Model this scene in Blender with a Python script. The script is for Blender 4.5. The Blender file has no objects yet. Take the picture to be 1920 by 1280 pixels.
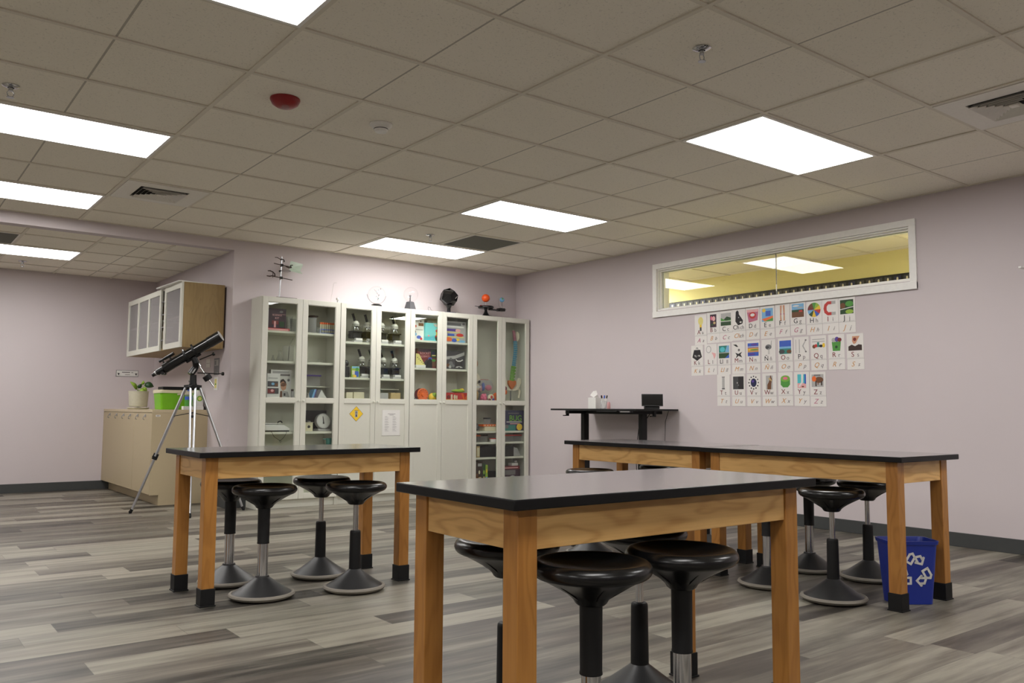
import bpy, bmesh, math, random
from mathutils import Vector, Matrix
random.seed(7)
PI = math.pi
SC = bpy.context.scene
COL = SC.collection

# ------------------------------------------------------------------ materials
def lin(c):
    return tuple((x/12.92 if x <= .04045 else ((x+.055)/1.055)**2.4) for x in (v/255 for v in c))
MATS = {}
class NT:
    def __init__(s, name):
        s.m = bpy.data.materials.new(name); s.m.use_nodes = True
        s.t = s.m.node_tree; s.n = s.t.nodes; s.n.clear()
        s.out = s.n.new('ShaderNodeOutputMaterial')
    def new(s, typ, **kw):
        n = s.n.new(typ)
        for k, v in kw.items():
            if k.startswith('i_'):
                key = k[2:]; key = int(key) if key.isdigit() else key.replace('_', ' ')
                n.inputs[key].default_value = v
            else: setattr(n, k, v)
        return n
    def link(s, a, b): s.t.links.new(a, b)
    def math(s, op, a, b=None, c=None):
        n = s.n.new('ShaderNodeMath'); n.operation = op
        for i, v in enumerate((a, b, c)):
            if v is None: continue
            if isinstance(v, (int, float)): n.inputs[i].default_value = v
            else: s.link(v, n.inputs[i])
        return n.outputs[0]
    def bsdf(s, **kw):
        b = s.new('ShaderNodeBsdfPrincipled', **kw); s.link(b.outputs[0], s.out.inputs[0]); return b
    def mixc(s, fac, a, b):
        n = s.n.new('ShaderNodeMix'); n.data_type = 'RGBA'
        for i, v in ((0, fac), (6, a), (7, b)):
            if isinstance(v, (int, float)): n.inputs[i].default_value = v
            elif isinstance(v, tuple): n.inputs[i].default_value = (*v, 1)
            else: s.link(v, n.inputs[i])
        return n.outputs[2]

def mat(name, rgb=None, rough=.5, metal=0, spec=.5, var=.06, scale=40, bump=0, coat=0):
    """plain surface with a little procedural unevenness"""
    if name in MATS: return MATS[name]
    t = NT(name); c = lin(rgb)
    b = t.bsdf(i_Roughness=rough, i_Metallic=metal)
    b.inputs['Specular IOR Level'].default_value = spec
    b.inputs['Coat Weight'].default_value = coat
    tc = t.new('ShaderNodeTexCoord')
    nz = t.new('ShaderNodeTexNoise', i_Scale=scale, i_Detail=3.0)
    t.link(tc.outputs['Object'], nz.inputs['Vector'])
    lo = tuple(x*(1-var) for x in c); hi = tuple(min(1, x*(1+var)) for x in c)
    t.link(t.mixc(nz.outputs[0], lo, hi), b.inputs['Base Color'])
    if bump:
        bp = t.new('ShaderNodeBump', i_Strength=bump, i_Distance=.002)
        t.link(nz.outputs[0], bp.inputs['Height']); t.link(bp.outputs[0], b.inputs['Normal'])
    MATS[name] = t.m
    return t.m

def emit_mat(name, rgb, strength):
    t = NT(name); e = t.new('ShaderNodeEmission', i_Strength=strength)
    e.inputs[0].default_value = (*rgb, 1); t.link(e.outputs[0], t.out.inputs[0]); MATS[name] = t.m; return t.m

def glass_mat(name, tint=(1, 1, 1), ior=1.45, rough=0.0, milk=0.0, milkc=(.8, .8, .8)):
    t = NT(name)
    tr = t.new('ShaderNodeBsdfTransparent'); tr.inputs[0].default_value = (*tint, 1)
    gl = t.new('ShaderNodeBsdfGlossy', i_Roughness=rough)
    fr = t.new('ShaderNodeFresnel')
    ge = t.new('ShaderNodeNewGeometry')          # same reflectance on the way in and on the way out of a pane
    t.link(t.math('MULTIPLY_ADD', ge.outputs['Backfacing'], 1/ior-ior, ior), fr.inputs['IOR'])
    mx = t.new('ShaderNodeMixShader')
    base = tr.outputs[0]
    if milk:
        df = t.new('ShaderNodeBsdfDiffuse'); df.inputs[0].default_value = (*milkc, 1)
        m2 = t.new('ShaderNodeMixShader', i_0=milk)
        t.link(tr.outputs[0], m2.inputs[1]); t.link(df.outputs[0], m2.inputs[2]); base = m2.outputs[0]
    t.link(fr.outputs[0], mx.inputs[0]); t.link(base, mx.inputs[1]); t.link(gl.outputs[0], mx.inputs[2])
    t.link(mx.outputs[0], t.out.inputs[0]); MATS[name] = t.m
    return t.m

def wood_mat(name, axis, dark, lightc, rough=.35, sc=1.0, rings=.5):
    """long-grained wood; the grain runs along the given local axis"""
    t = NT(name); b = t.bsdf(i_Roughness=rough); b.inputs['Specular IOR Level'].default_value = .45
    tc = t.new('ShaderNodeTexCoord'); oi = t.new('ShaderNodeObjectInfo')
    rnd = t.math('MULTIPLY', oi.outputs['Random'], 17.3)
    cb = t.new('ShaderNodeCombineXYZ')
    for i in range(3): t.link(rnd, cb.inputs[i])
    add = t.new('ShaderNodeVectorMath', operation='ADD'); t.link(tc.outputs['Object'], add.inputs[0]); t.link(cb.outputs[0], add.inputs[1])
    s = [11*sc, 11*sc, 11*sc]; s[axis] = 2.4*sc
    mp = t.new('ShaderNodeMapping'); mp.inputs['Scale'].default_value = s; t.link(add.outputs[0], mp.inputs[0])
    n1 = t.new('ShaderNodeTexNoise', i_Scale=.9, i_Detail=2.0, i_Roughness=.45); t.link(mp.outputs[0], n1.inputs['Vector'])
    ring = t.math('SINE', t.math('MULTIPLY', n1.outputs[0], 48.0))
    ring = t.math('POWER', t.math('MULTIPLY_ADD', ring, .5, .5), 2.5)
    s2 = [160, 160, 160]; s2[axis] = 4
    mp2 = t.new('ShaderNodeMapping'); mp2.inputs['Scale'].default_value = s2; t.link(add.outputs[0], mp2.inputs[0])
    n2 = t.new('ShaderNodeTexNoise', i_Scale=1.0, i_Detail=2.0); t.link(mp2.outputs[0], n2.inputs['Vector'])
    n3 = t.new('ShaderNodeTexNoise', i_Scale=3.0, i_Detail=1.0); t.link(add.outputs[0], n3.inputs['Vector'])
    f = t.math('ADD', t.math('MULTIPLY', ring, rings), t.math('ADD', t.math('MULTIPLY', n2.outputs[0], .35), t.math('MULTIPLY', n3.outputs[0], .35)))
    f.node.use_clamp = True
    t.link(t.mixc(f, lin(lightc), lin(dark)), b.inputs['Base Color'])
    MATS[name] = t.m
    return t.m

def floor_mat():
    t = NT('plank_floor'); b = t.bsdf(); b.inputs['Specular IOR Level'].default_value = .42
    tc = t.new('ShaderNodeTexCoord'); sp = t.new('ShaderNodeSeparateXYZ'); t.link(tc.outputs['Object'], sp.inputs[0])
    W, L = .1775, 1.22
    yy = t.math('DIVIDE', t.math('ADD', sp.outputs[1], 20*W-.0975), W)
    row = t.math('FLOOR', yy)
    r1 = t.new('ShaderNodeTexWhiteNoise', noise_dimensions='1D'); t.link(row, r1.inputs['W'])
    xx = t.math('DIVIDE', t.math('ADD', sp.outputs[0], t.math('MULTIPLY_ADD', r1.outputs[0], L*3, 12.0)), L)
    col = t.math('FLOOR', xx)
    cb = t.new('ShaderNodeCombineXYZ'); t.link(row, cb.inputs[0]); t.link(col, cb.inputs[1])
    wn = t.new('ShaderNodeTexWhiteNoise', noise_dimensions='2D'); t.link(cb.outputs[0], wn.inputs['Vector'])
    wn2 = t.new('ShaderNodeSeparateColor'); t.link(wn.outputs['Color'], wn2.inputs[0])
    # streaks along the plank, offset for every plank
    off = t.new('ShaderNodeCombineXYZ'); t.link(t.math('MULTIPLY', wn.outputs[0], 37.0), off.inputs[0]); t.link(t.math('MULTIPLY', wn2.outputs[1], 53.0), off.inputs[1])
    av = t.new('ShaderNodeVectorMath', operation='ADD'); t.link(tc.outputs['Object'], av.inputs[0]); t.link(off.outputs[0], av.inputs[1])
    mp = t.new('ShaderNodeMapping'); mp.inputs['Scale'].default_value = (1.3, 14, 1); t.link(av.outputs[0], mp.inputs[0])
    n1 = t.new('ShaderNodeTexNoise', i_Scale=1.0, i_Detail=4.0, i_Roughness=.55); t.link(mp.outputs[0], n1.inputs['Vector'])
    mp2 = t.new('ShaderNodeMapping'); mp2.inputs['Scale'].default_value = (5, 70, 1); t.link(av.outputs[0], mp2.inputs[0])
    n2 = t.new('ShaderNodeTexNoise', i_Scale=1.0, i_Detail=3.0, i_Roughness=.6); t.link(mp2.outputs[0], n2.inputs['Vector'])
    tone = t.math('ADD', t.math('MULTIPLY_ADD', wn2.outputs[0], .85, .04), t.math('ADD', t.math('MULTIPLY_ADD', n1.outputs[0], 1.7, -.85), t.math('MULTIPLY_ADD', n2.outputs[0], .7, -.33)))
    cr = t.new('ShaderNodeValToRGB')
    cr.color_ramp.elements[0].position = .02; cr.color_ramp.elements[0].color = (*lin(FLOOR_D), 1)
    cr.color_ramp.elements[1].position = .98; cr.color_ramp.elements[1].color = (*lin(FLOOR_L), 1)
    e = cr.color_ramp.elements.new(.42); e.color = (*lin(FLOOR_M), 1)
    t.link(tone, cr.inputs[0])
    warm = t.mixc(t.math('MULTIPLY', wn2.outputs[2], .18), cr.outputs[0], lin((150, 136, 124)))
    # seams
    fy = t.math('FRACT', yy); fx = t.math('FRACT', xx)
    ey = t.math('LESS_THAN', t.math('MINIMUM', fy, t.math('SUBTRACT', 1.0, fy)), .008)
    ex = t.math('LESS_THAN', t.math('MINIMUM', fx, t.math('SUBTRACT', 1.0, fx)), .0012)
    seam = t.math('MULTIPLY', t.math('MAXIMUM', ex, ey), .45)
    t.link(t.mixc(seam, warm, lin((60, 56, 54))), b.inputs['Base Color'])
    t.link(t.math('MULTIPLY_ADD', n2.outputs[0], .16, .36), b.inputs['Roughness'])
    bp = t.new('ShaderNodeBump', i_Strength=.12, i_Distance=.002); t.link(n2.outputs[0], bp.inputs['Height']); t.link(bp.outputs[0], b.inputs['Normal'])
    MATS['plank_floor'] = t.m
    return t.m

def ceiling_mat():
    t = NT('ceiling_tile'); b = t.bsdf(i_Roughness=.95); b.inputs['Specular IOR Level'].default_value = .1
    tc = t.new('ShaderNodeTexCoord'); sp = t.new('ShaderNodeSeparateXYZ'); t.link(tc.outputs['Object'], sp.inputs[0])
    G = .6096
    ix = t.math('FLOOR', t.math('DIVIDE', t.math('ADD', sp.outputs[0], 24*G), 2*G)); iy = t.math('FLOOR', t.math('DIVIDE', t.math('ADD', sp.outputs[1], 24*G), G))
    cb = t.new('ShaderNodeCombineXYZ'); t.link(ix, cb.inputs[0]); t.link(iy, cb.inputs[1])
    wn = t.new('ShaderNodeTexWhiteNoise', noise_dimensions='2D'); t.link(cb.outputs[0], wn.inputs['Vector'])
    # pin-hole fissures
    vo = t.new('ShaderNodeTexNoise', i_Scale=95.0, i_Detail=2.0, i_Roughness=.6); t.link(tc.outputs['Object'], vo.inputs['Vector'])
    n2 = t.new('ShaderNodeTexNoise', i_Scale=12.0, i_Detail=2.0); t.link(tc.outputs['Object'], n2.inputs['Vector'])
    hole = t.new('ShaderNodeValToRGB'); hole.color_ramp.elements[0].position = .30; hole.color_ramp.elements[0].color = (.5, .5, .5, 1); hole.color_ramp.elements[1].position = .40; hole.color_ramp.elements[1].color = (1, 1, 1, 1)
    t.link(vo.outputs[0], hole.inputs[0])
    base = t.mixc(wn.outputs[0], lin(CEIL_A), lin(CEIL_B))
    m = t.new('ShaderNodeMix', data_type='RGBA', blend_type='MULTIPLY'); m.inputs[0].default_value = .4
    t.link(base, m.inputs[6]); t.link(hole.outputs[0], m.inputs[7])
    # scored line across the middle of each long tile
    fx = t.math('FRACT', t.math('DIVIDE', t.math('ADD', sp.outputs[0], 24*G), 2*G))
    sc = t.math('LESS_THAN', t.math('ABSOLUTE', t.math('SUBTRACT', fx, .5)), .0042)
    t.link(t.mixc(t.math('MULTIPLY', sc, .55), m.outputs[2], lin((110, 104, 96))), b.inputs['Base Color'])
    bp = t.new('ShaderNodeBump', i_Strength=.35, i_Distance=.003); t.link(vo.outputs[0], bp.inputs['Height']); t.link(bp.outputs[0], b.inputs['Normal'])
    MATS['ceiling_tile'] = t.m
    return t.m

def wall_mat(name, rgb):
    t = NT(name); b = t.bsdf(i_Roughness=.62); b.inputs['Specular IOR Level'].default_value = .25
    tc = t.new('ShaderNodeTexCoord')
    n1 = t.new('ShaderNodeTexNoise', i_Scale=1.3, i_Detail=3.0); t.link(tc.outputs['Object'], n1.inputs['Vector'])
    n2 = t.new('ShaderNodeTexNoise', i_Scale=260.0, i_Detail=2.0); t.link(tc.outputs['Object'], n2.inputs['Vector'])
    c = lin(rgb)
    t.link(t.mixc(n1.outputs[0], tuple(x*.97 for x in c), tuple(x*1.03 for x in c)), b.inputs['Base Color'])
    bp = t.new('ShaderNodeBump', i_Strength=.08, i_Distance=.001); t.link(n2.outputs[0], bp.inputs['Height']); t.link(bp.outputs[0], b.inputs['Normal'])
    MATS[name] = t.m
    return t.m

FLOOR_D, FLOOR_M, FLOOR_L = (40, 38, 34), (93, 89, 80), (143, 139, 126)
CEIL_A, CEIL_B = (244, 238, 224), (247, 241, 228)
LAMP = 16.4
FLOORM = floor_mat(); CEILM = ceiling_mat()
WALL = wall_mat('lilac_wall_paint', (206, 196, 198)); YELLOW = wall_mat('yellow_wall_paint', (226, 217, 150))
WHITE_PAINT = mat('white_trim_paint', (242, 240, 236), .4)
LACQ = mat('white_cabinet_lacquer', (212, 211, 199), .38, var=.02)
LACQ_IN = mat('white_shelf_board', (220, 219, 204), .5, var=.03)
BASEB = mat('charcoal_baseboard_vinyl', (62, 64, 64), .55)
TBAR = mat('ceiling_grid_metal', (226, 219, 204), .6, var=.03)
LAMPM = emit_mat('lamp_diffuser_light', (1.0, .98, .955), LAMP)
LAMP2 = emit_mat('corridor_lamp_light', (1.0, .97, .90), 54.0)
EPOXY_EDGE = mat('black_epoxy_edge', (13, 13, 15), .4, spec=.3)
EPOXY = mat('black_epoxy_top', (20, 20, 22), .19, spec=.6, var=.12, scale=60, coat=.9)
EPOXY.node_tree.nodes['Principled BSDF'].inputs['Coat Roughness'].default_value = .16
EPOXY.node_tree.nodes['Principled BSDF'].inputs['IOR'].default_value = 2.1
WX = wood_mat('alder_grain_x', 0, (184, 133, 72), (238, 194, 126), .35, 1.0, .38)
WY = wood_mat('alder_grain_y', 1, (184, 133, 72), (238, 194, 126), .35, 1.0, .38)
WZ = wood_mat('alder_grain_z', 2, (142, 90, 38), (190, 134, 66), .35, 1.0, .26)
WOODV = wood_mat('oak_veneer', 2, (108, 86, 52), (172, 146, 100), .5, .9, .1)
BLACK = mat('black_plastic', (14, 14, 15), .27, var=.15)
BLACKM = mat('black_matte', (15, 15, 16), .55, spec=.35, var=.1)
BLACKG = mat('black_gloss', (13, 13, 14), .12)
RUBBER = mat('black_rubber', (15, 15, 16), .6, spec=.35, var=.2)
CONE = mat('dark_grey_plastic', (42, 42, 43), .42, var=.1)
RING = mat('grey_rubber_ring', (136, 130, 120), .7)
CHROME = mat('chrome', (205, 205, 208), .12, metal=1, var=.02)
ALU = mat('brushed_aluminium', (190, 192, 196), .32, metal=1, var=.05)
GLASS = glass_mat('clear_glass', (.96, .98, .965))
GLASSW = glass_mat('clear_labware', (.985, .99, .98), 1.2, milk=.12, milkc=(.92, .93, .88))
GLASST = glass_mat('thin_labware', (.99, .99, .985), 1.15, milk=.05, milkc=(.92, .93, .88))
CLEARP = glass_mat('clear_plastic', (.96, .96, .96), 1.2, .08, milk=.13, milkc=(.86, .85, .86))
BUBBLE = glass_mat('thin_glass_bubble', (.99, .99, .99), 1.25)
FROST = glass_mat('frosted_pane', (.8, .8, .8), 1.45, .1, milk=.35, milkc=(.55, .53, .53))
BEIGE = mat('beige_laminate', (186, 170, 138), .5, var=.02)
BEIGE2 = mat('beige_counter_laminate', (196, 180, 148), .45, var=.05)
SHEET = mat('laminated_card', (232, 228, 224), .22, var=.02)
PAPER = mat('white_paper', (226, 224, 220), .8, var=.02)
INK = mat('dark_ink', (40, 36, 38), .7)
GREYINK = mat('grey_ink', (120, 114, 114), .7)
LTGREY = mat('light_grey', (176, 174, 172), .5)
GREY = mat('mid_grey', (112, 112, 114), .5)
DGREY = mat('dark_grey', (64, 64, 67), .5)
MAROON = mat('maroon_ink', (128, 44, 44), .6)
GOLD = mat('orange_ink', (205, 150, 88), .6)
RED = mat('red', (196, 44, 36), .4); DRED = mat('dark_red', (120, 30, 30), .4); ALARM = mat('alarm_red', (150, 24, 26), .35)
ORANGE = mat('orange', (236, 110, 40), .4); SUNC = mat('sun_orange', (240, 92, 30), .35)
YELL = mat('yellow', (236, 196, 44), .45); LYELL = mat('pale_yellow', (226, 214, 130), .5)
GREEN = mat('green', (78, 150, 60), .5); LIME = mat('lime_green', (118, 186, 26), .4); DGREEN = mat('dark_green', (36, 70, 34), .5); LGREEN = mat('leaf_green', (150, 184, 62), .5)
BLUE = mat('blue', (54, 92, 190), .4); NAVY = mat('navy', (30, 34, 74), .45); SKY = mat('sky_blue', (120, 176, 216), .5); BIN = mat('bin_blue', (28, 48, 140), .4, var=.04)
TEAL = mat('teal', (46, 130, 120), .4); TURQ = mat('turquoise', (80, 190, 200), .45); PURPLE = mat('purple', (88, 62, 150), .45); DPURPLE = mat('dark_purple', (54, 22, 42), .45)
PINK = mat('pink', (226, 110, 140), .5); LPINK = mat('pale_pink', (228, 170, 170), .5); SKIN = mat('skin_tone', (206, 152, 120), .6); BONE = mat('bone_white', (238, 229, 206), .5)
BROWN = mat('brown', (112, 72, 44), .6); DBROWN = mat('dark_brown', (58, 40, 32), .6); TAN = mat('tan', (196, 170, 118), .6); CREAM = mat('cream', (224, 216, 184), .5)
SBLUE = mat('spine_blue', (84, 160, 190), .5); SGREEN = mat('spine_green', (120, 176, 66), .5); SORANGE = mat('spine_orange', (214, 116, 44), .5); SPINK = mat('spine_pink', (186, 104, 130), .5)
STONE = mat('stoneware', (202, 196, 174), .6, var=.08); SOIL = mat('potting_soil', (40, 30, 24), .95)
RETURN = mat('return_grille_grey', (104, 104, 94), .8, scale=400, var=.3); VENTW = mat('vent_white', (240, 236, 228), .5); VENTD = mat('vent_dark', (26, 26, 26), .9)
MIRROR = mat('pale_green_glass', (190, 206, 190), .15)

# ------------------------------------------------------------------ mesh builder
_TXT = {}
def text_geo(s, size, shear=0.0):
    key = (s, shear)
    if key not in _TXT:
        cu = bpy.data.curves.new('lettering', 'FONT'); cu.body = s; cu.size = 1.0; cu.align_x = 'CENTER'; cu.align_y = 'CENTER'
        cu.extrude = .012; cu.shear = shear; cu.resolution_u = 3
        ob = bpy.data.objects.new('lettering', cu); COL.objects.link(ob)
        bpy.context.view_layer.update(); dg = bpy.context.evaluated_depsgraph_get()
        me = bpy.data.meshes.new_from_object(ob.evaluated_get(dg))
        _TXT[key] = ([v.co.copy() for v in me.vertices], [list(p.vertices) for p in me.polygons])
        bpy.data.objects.remove(ob); bpy.data.curves.remove(cu); bpy.data.meshes.remove(me)
    v, f = _TXT[key]
    return [p*size for p in v], f

class MB:
    def __init__(s): s.v = []; s.f = []; s.mi = []; s.mats = []; s.M = Matrix()
    def midx(s, m):
        if m not in s.mats: s.mats.append(m)
        return s.mats.index(m)
    def add(s, vs, fs, m, M=None):
        T = s.M @ M if M is not None else s.M
        o = len(s.v); i = s.midx(m)
        s.v += [T @ Vector(p) for p in vs]
        s.f += [[o+k for k in f] for f in fs]; s.mi += [i]*len(fs)
        return s
    def bx(s, x0, x1, y0, y1, z0, z1, m, M=None):
        v = [(x, y, z) for x in (x0, x1) for y in (y0, y1) for z in (z0, z1)]
        return s.add(v, [(0, 1, 3, 2), (4, 6, 7, 5), (0, 4, 5, 1), (2, 3, 7, 6), (0, 2, 6, 4), (1, 5, 7, 3)], m, M)
    def box(s, c, d, m, M=None):
        return s.bx(c[0]-d[0]/2, c[0]+d[0]/2, c[1]-d[1]/2, c[1]+d[1]/2, c[2]-d[2]/2, c[2]+d[2]/2, m, M)
    def lathe(s, prof, m, n=24, M=None, c=(0, 0, 0)):
        vs, fs, rows = [], [], []
        for r, z in prof:
            if r < 1e-6: rows.append([len(vs)]); vs.append((c[0], c[1], c[2]+z))
            else:
                rows.append(list(range(len(vs), len(vs)+n)))
                vs += [(c[0]+r*math.cos(2*PI*k/n), c[1]+r*math.sin(2*PI*k/n), c[2]+z) for k in range(n)]
        for a, b in zip(rows, rows[1:]):
            for k in range(n):
                k2 = (k+1) % n
                if len(a) == 1 and len(b) == 1: continue
                if len(a) == 1: fs.append((a[0], b[k2], b[k]))
                elif len(b) == 1: fs.append((a[k], a[k2], b[0]))
                else: fs.append((a[k], a[k2], b[k2], b[k]))
        for rw, rev in ((rows[0], True), (rows[-1], False)):
            if len(rw) > 1: fs.append(tuple(reversed(rw)) if rev else tuple(rw))
        return s.add(vs, fs, m, M)
    def tube(s, path, r, m, n=8, closed=False):
        P = [Vector(p) for p in path]; R = r if isinstance(r, (list, tuple)) else [r]*len(P)
        vs, fs = [], []; prev = None
        for i, p in enumerate(P):
            a = P[i-1] if (i > 0 or closed) else p; b = P[(i+1) % len(P)] if (i < len(P)-1 or closed) else p
            d = (b-a).normalized() if (b-a).length > 1e-9 else Vector((0, 0, 1))
            if prev is None:
                u = d.cross(Vector((0, 0, 1)))
                if u.length < .1: u = d.cross(Vector((1, 0, 0)))
            else: u = prev - d*prev.dot(d)
            u.normalize(); w = d.cross(u); prev = u
            vs += [p + (u*math.cos(2*PI*k/n) + w*math.sin(2*PI*k/n))*R[i] for k in range(n)]
        L = len(P)
        for i in range(L if closed else L-1):
            j = (i+1) % L
            for k in range(n):
                k2 = (k+1) % n; fs.append((i*n+k, i*n+k2, j*n+k2, j*n+k))
        if not closed: fs.append(tuple(reversed(range(n)))); fs.append(tuple(range((L-1)*n, L*n)))
        return s.add(vs, fs, m)
    def cyl(s, a, b, r, m, n=14, r1=None): return s.tube([a, b], [r, r if r1 is None else r1], m, n)
    def prism(s, poly, z0, z1, m, M=None):
        n = len(poly)
        vs = [(x, y, z0) for x, y in poly] + [(x, y, z1) for x, y in poly]
        fs = [tuple(reversed(range(n))), tuple(range(n, 2*n))] + [(k, (k+1) % n, n+(k+1) % n, n+k) for k in range(n)]
        return s.add(vs, fs, m, M)
    def ell(s, c, r, m, n=14, M=None):
        rx, ry, rz = (r, r, r) if isinstance(r, (int, float)) else r
        h = n//2; prof = [(math.sin(PI*k/h), -math.cos(PI*k/h)) for k in range(h+1)]
        prof[0] = (0, -1); prof[-1] = (0, 1)
        T = Matrix.Translation(c) @ Matrix.Diagonal((rx, ry, rz, 1))
        return s.lathe(prof, m, n, (M @ T) if M is not None else T)
    def text(s, t, size, m, M, shear=0.0, z=0.0):
        v, f = text_geo(t, size, shear)
        return s.add(v, f, m, M @ Matrix.Translation((0, 0, z)))
    def build(s, name, parent=None, loc=None, bevel=0, segs=2, smooth=True, rot=None, ang=35):
        me = bpy.data.meshes.new(name)
        bm = bmesh.new(); vs = [bm.verts.new(p) for p in s.v]
        for f, i in zip(s.f, s.mi):
            try: bf = bm.faces.new([vs[k] for k in f]); bf.material_index = i
            except ValueError: pass
        bmesh.ops.recalc_face_normals(bm, faces=bm.faces[:])
        if bevel:
            es = [e for e in bm.edges if len(e.link_faces) == 2 and e.calc_face_angle(0) > .6]
            bmesh.ops.bevel(bm, geom=es, offset=bevel, segments=segs, profile=.5, affect='EDGES', clamp_overlap=True)
        for f in bm.faces: f.smooth = smooth
        bm.to_mesh(me); bm.free()
        for m in s.mats: me.materials.append(m)
        if smooth: me.set_sharp_from_angle(angle=math.radians(ang if not bevel else 22))
        o = bpy.data.objects.new(name, me); COL.objects.link(o)
        if parent is not None: o.parent = parent
        if loc is not None: o.location = loc
        if rot is not None: o.rotation_euler = rot
        return o

def tag(o, label, cat, group=None, kind=None):
    o['label'] = label; o['category'] = cat
    if group: o['group'] = group
    if kind: o['kind'] = kind
    return o
def thing(name, label, cat, loc=(0, 0, 0), rz=0, group=None):
    o = bpy.data.objects.new(name, None); COL.objects.link(o); o.empty_display_size = .05
    o.location = loc; o.rotation_euler = (0, 0, rz)
    return tag(o, label, cat, group)
def struct(o): o['kind'] = 'structure'; return o
def dup(root, loc, rz=None, label=None, group=None):
    r = root.copy(); COL.objects.link(r); r.location = loc
    if rz is not None: r.rotation_euler = (0, 0, rz)
    if label: r['label'] = label
    if group: r['group'] = group
    for ch in list(root.children):
        c = ch.copy(); COL.objects.link(c); c.parent = r
        for g in list(ch.children):
            d = g.copy(); COL.objects.link(d); d.parent = c
    return r
def face_y(x, y, z):   # local x -> +X, y -> +Z, z -> -Y : a sheet seen from the room's near side
    return Matrix(((1, 0, 0, x), (0, 0, -1, y), (0, 1, 0, z), (0, 0, 0, 1)))
def face_x(x, y, z):   # local x -> -Y, y -> +Z, z -> -X : a sheet on the right-hand wall
    return Matrix(((0, 0, -1, x), (-1, 0, 0, y), (0, 1, 0, z), (0, 0, 0, 1)))
def rect(x0, x1, y0, y1): return [(x0, y0), (x1, y0), (x1, y1), (x0, y1)]
def disc(cx, cy, rx, ry=None, n=16, a0=0, a1=2*PI):
    ry = ry or rx
    full = abs(a1-a0-2*PI) < 1e-6
    pts = [(cx+rx*math.cos(a0+(a1-a0)*k/(n if full else n-1)), cy+ry*math.sin(a0+(a1-a0)*k/(n if full else n-1))) for k in range(n)]
    return pts if full else pts + [(cx, cy)]

# ------------------------------------------------------------------ the room
H, XR, YB, G = 2.603, 2.43, 5.36, .6096
XL, YN, AX, AY, AZ = -9.6, -8.0, -1.06, 8.1, 2.497
CX = 4.40                                       # yellow wall across the corridor
m = MB(); m.bx(XL-.1, CX+.1, YN-.1, AY+.1, -.1, 0, FLOORM); struct(m.build('floor'))
m = MB(); m.bx(XL-.1, XR+.16, YN-.1, YB+.12, H, H+.1, CEILM); ceil = struct(m.build('ceiling'))
m = MB()
for j in range(-13, 9): m.bx(XL, XR-.001, j*G-.012, j*G+.012, H-.007, H-.0005, TBAR)
for i in range(-14, 4, 2): m.bx(i*G-.012, i*G+.012, YN, YB-.001, H-.0075, H-.0005, TBAR)
for i, j in ((-3, 2), (-4, 2), (-3, 6), (1, -2), (1, 6)):     # short tees beside the small tiles that carry fittings
    m.bx(i*G-.012, i*G+.012, j*G, (j+1)*G, H-.0072, H-.0005, TBAR) if i % 2 else None
m.bx(XL, XR-.001, YB-.02, YB-.001, H-.006, H-.0005, TBAR); m.bx(XR-.02, XR-.001, YN, YB, H-.006, H-.0005, TBAR)
m.build('ceiling_grid', ceil)
m = MB(); m.bx(XL-.1, AX, YB+.12, AY+.1, AZ, AZ+.1, CEILM); ceil2 = struct(m.build('ceiling_alcove'))
m = MB()
for y in (5.79, 6.40, 7.01, 7.62): m.bx(XL, AX-.001, y-.012, y+.012, AZ-.007, AZ-.0005, TBAR)
for x in [-1.59-.61*k for k in range(13)]: m.bx(x-.012, x+.012, YB+.125, AY-.001, AZ-.0075, AZ-.0005, TBAR)
m.build('ceiling_grid', ceil2)
m = MB(); m.bx(XR+.16, CX+.1, -2.6, AY, H, H+.1, CEILM); ceil3 = struct(m.build('ceiling_corridor'))
m = MB()
for j in range(-4, 13): m.bx(XR+.161, CX-.001, j*G-.012, j*G+.012, H-.007, H-.0005, TBAR)
for i in (6,): m.bx(i*G-.012, i*G+.012, -2.6, AY, H-.0075, H-.0005, TBAR)
m.build('ceiling_grid', ceil3)
# walls
m = MB(); m.bx(AX, XR+.16, YB, YB+.12, 0, H, WALL); struct(m.build('wall_back'))
m = MB(); m.bx(AX, AX+.1, YB+.12, AY+.1, 0, AZ+.1, WALL); struct(m.build('wall_alcove_right'))
m = MB(); m.bx(XL-.1, AX, AY, AY+.1, 0, AZ+.1, WALL); struct(m.build('wall_alcove_back'))
m = MB(); m.bx(XL-.1, AX, YB, YB+.12, AZ, H+.1, WALL); struct(m.build('wall_header'))
m = MB(); m.bx(XL-.1, XL, YN-.1, AY+.1, 0, H, WALL); struct(m.build('wall_left'))
m = MB(); m.bx(XL-.1, XR+.16, YN-.1, YN, 0, H, WALL); struct(m.build('wall_near'))
WY0, WY1, WZ0, WZ1 = .44, 3.03, 1.955, 2.378      # window opening in the right-hand wall
m = MB(); m.bx(XR, XR+.16, YN-.1, WY0, 0, H, WALL); m.bx(XR, XR+.16, WY1, AY, 0, H, WALL)
m.bx(XR, XR+.16, WY0, WY1, 0, WZ0, WALL); m.bx(XR, XR+.16, WY0, WY1, WZ1, H, WALL); struct(m.build('wall_right'))
m = MB(); m.bx(CX, CX+.1, -2.6, AY, 0, H, YELLOW); struct(m.build('wall_corridor_side'))
m = MB(); m.bx(XR+.16, CX, -2.7, -2.6, 0, H, YELLOW); m.bx(XR+.16, CX, AY, AY+.1, 0, H, YELLOW); struct(m.build('wall_corridor_end'))
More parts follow.
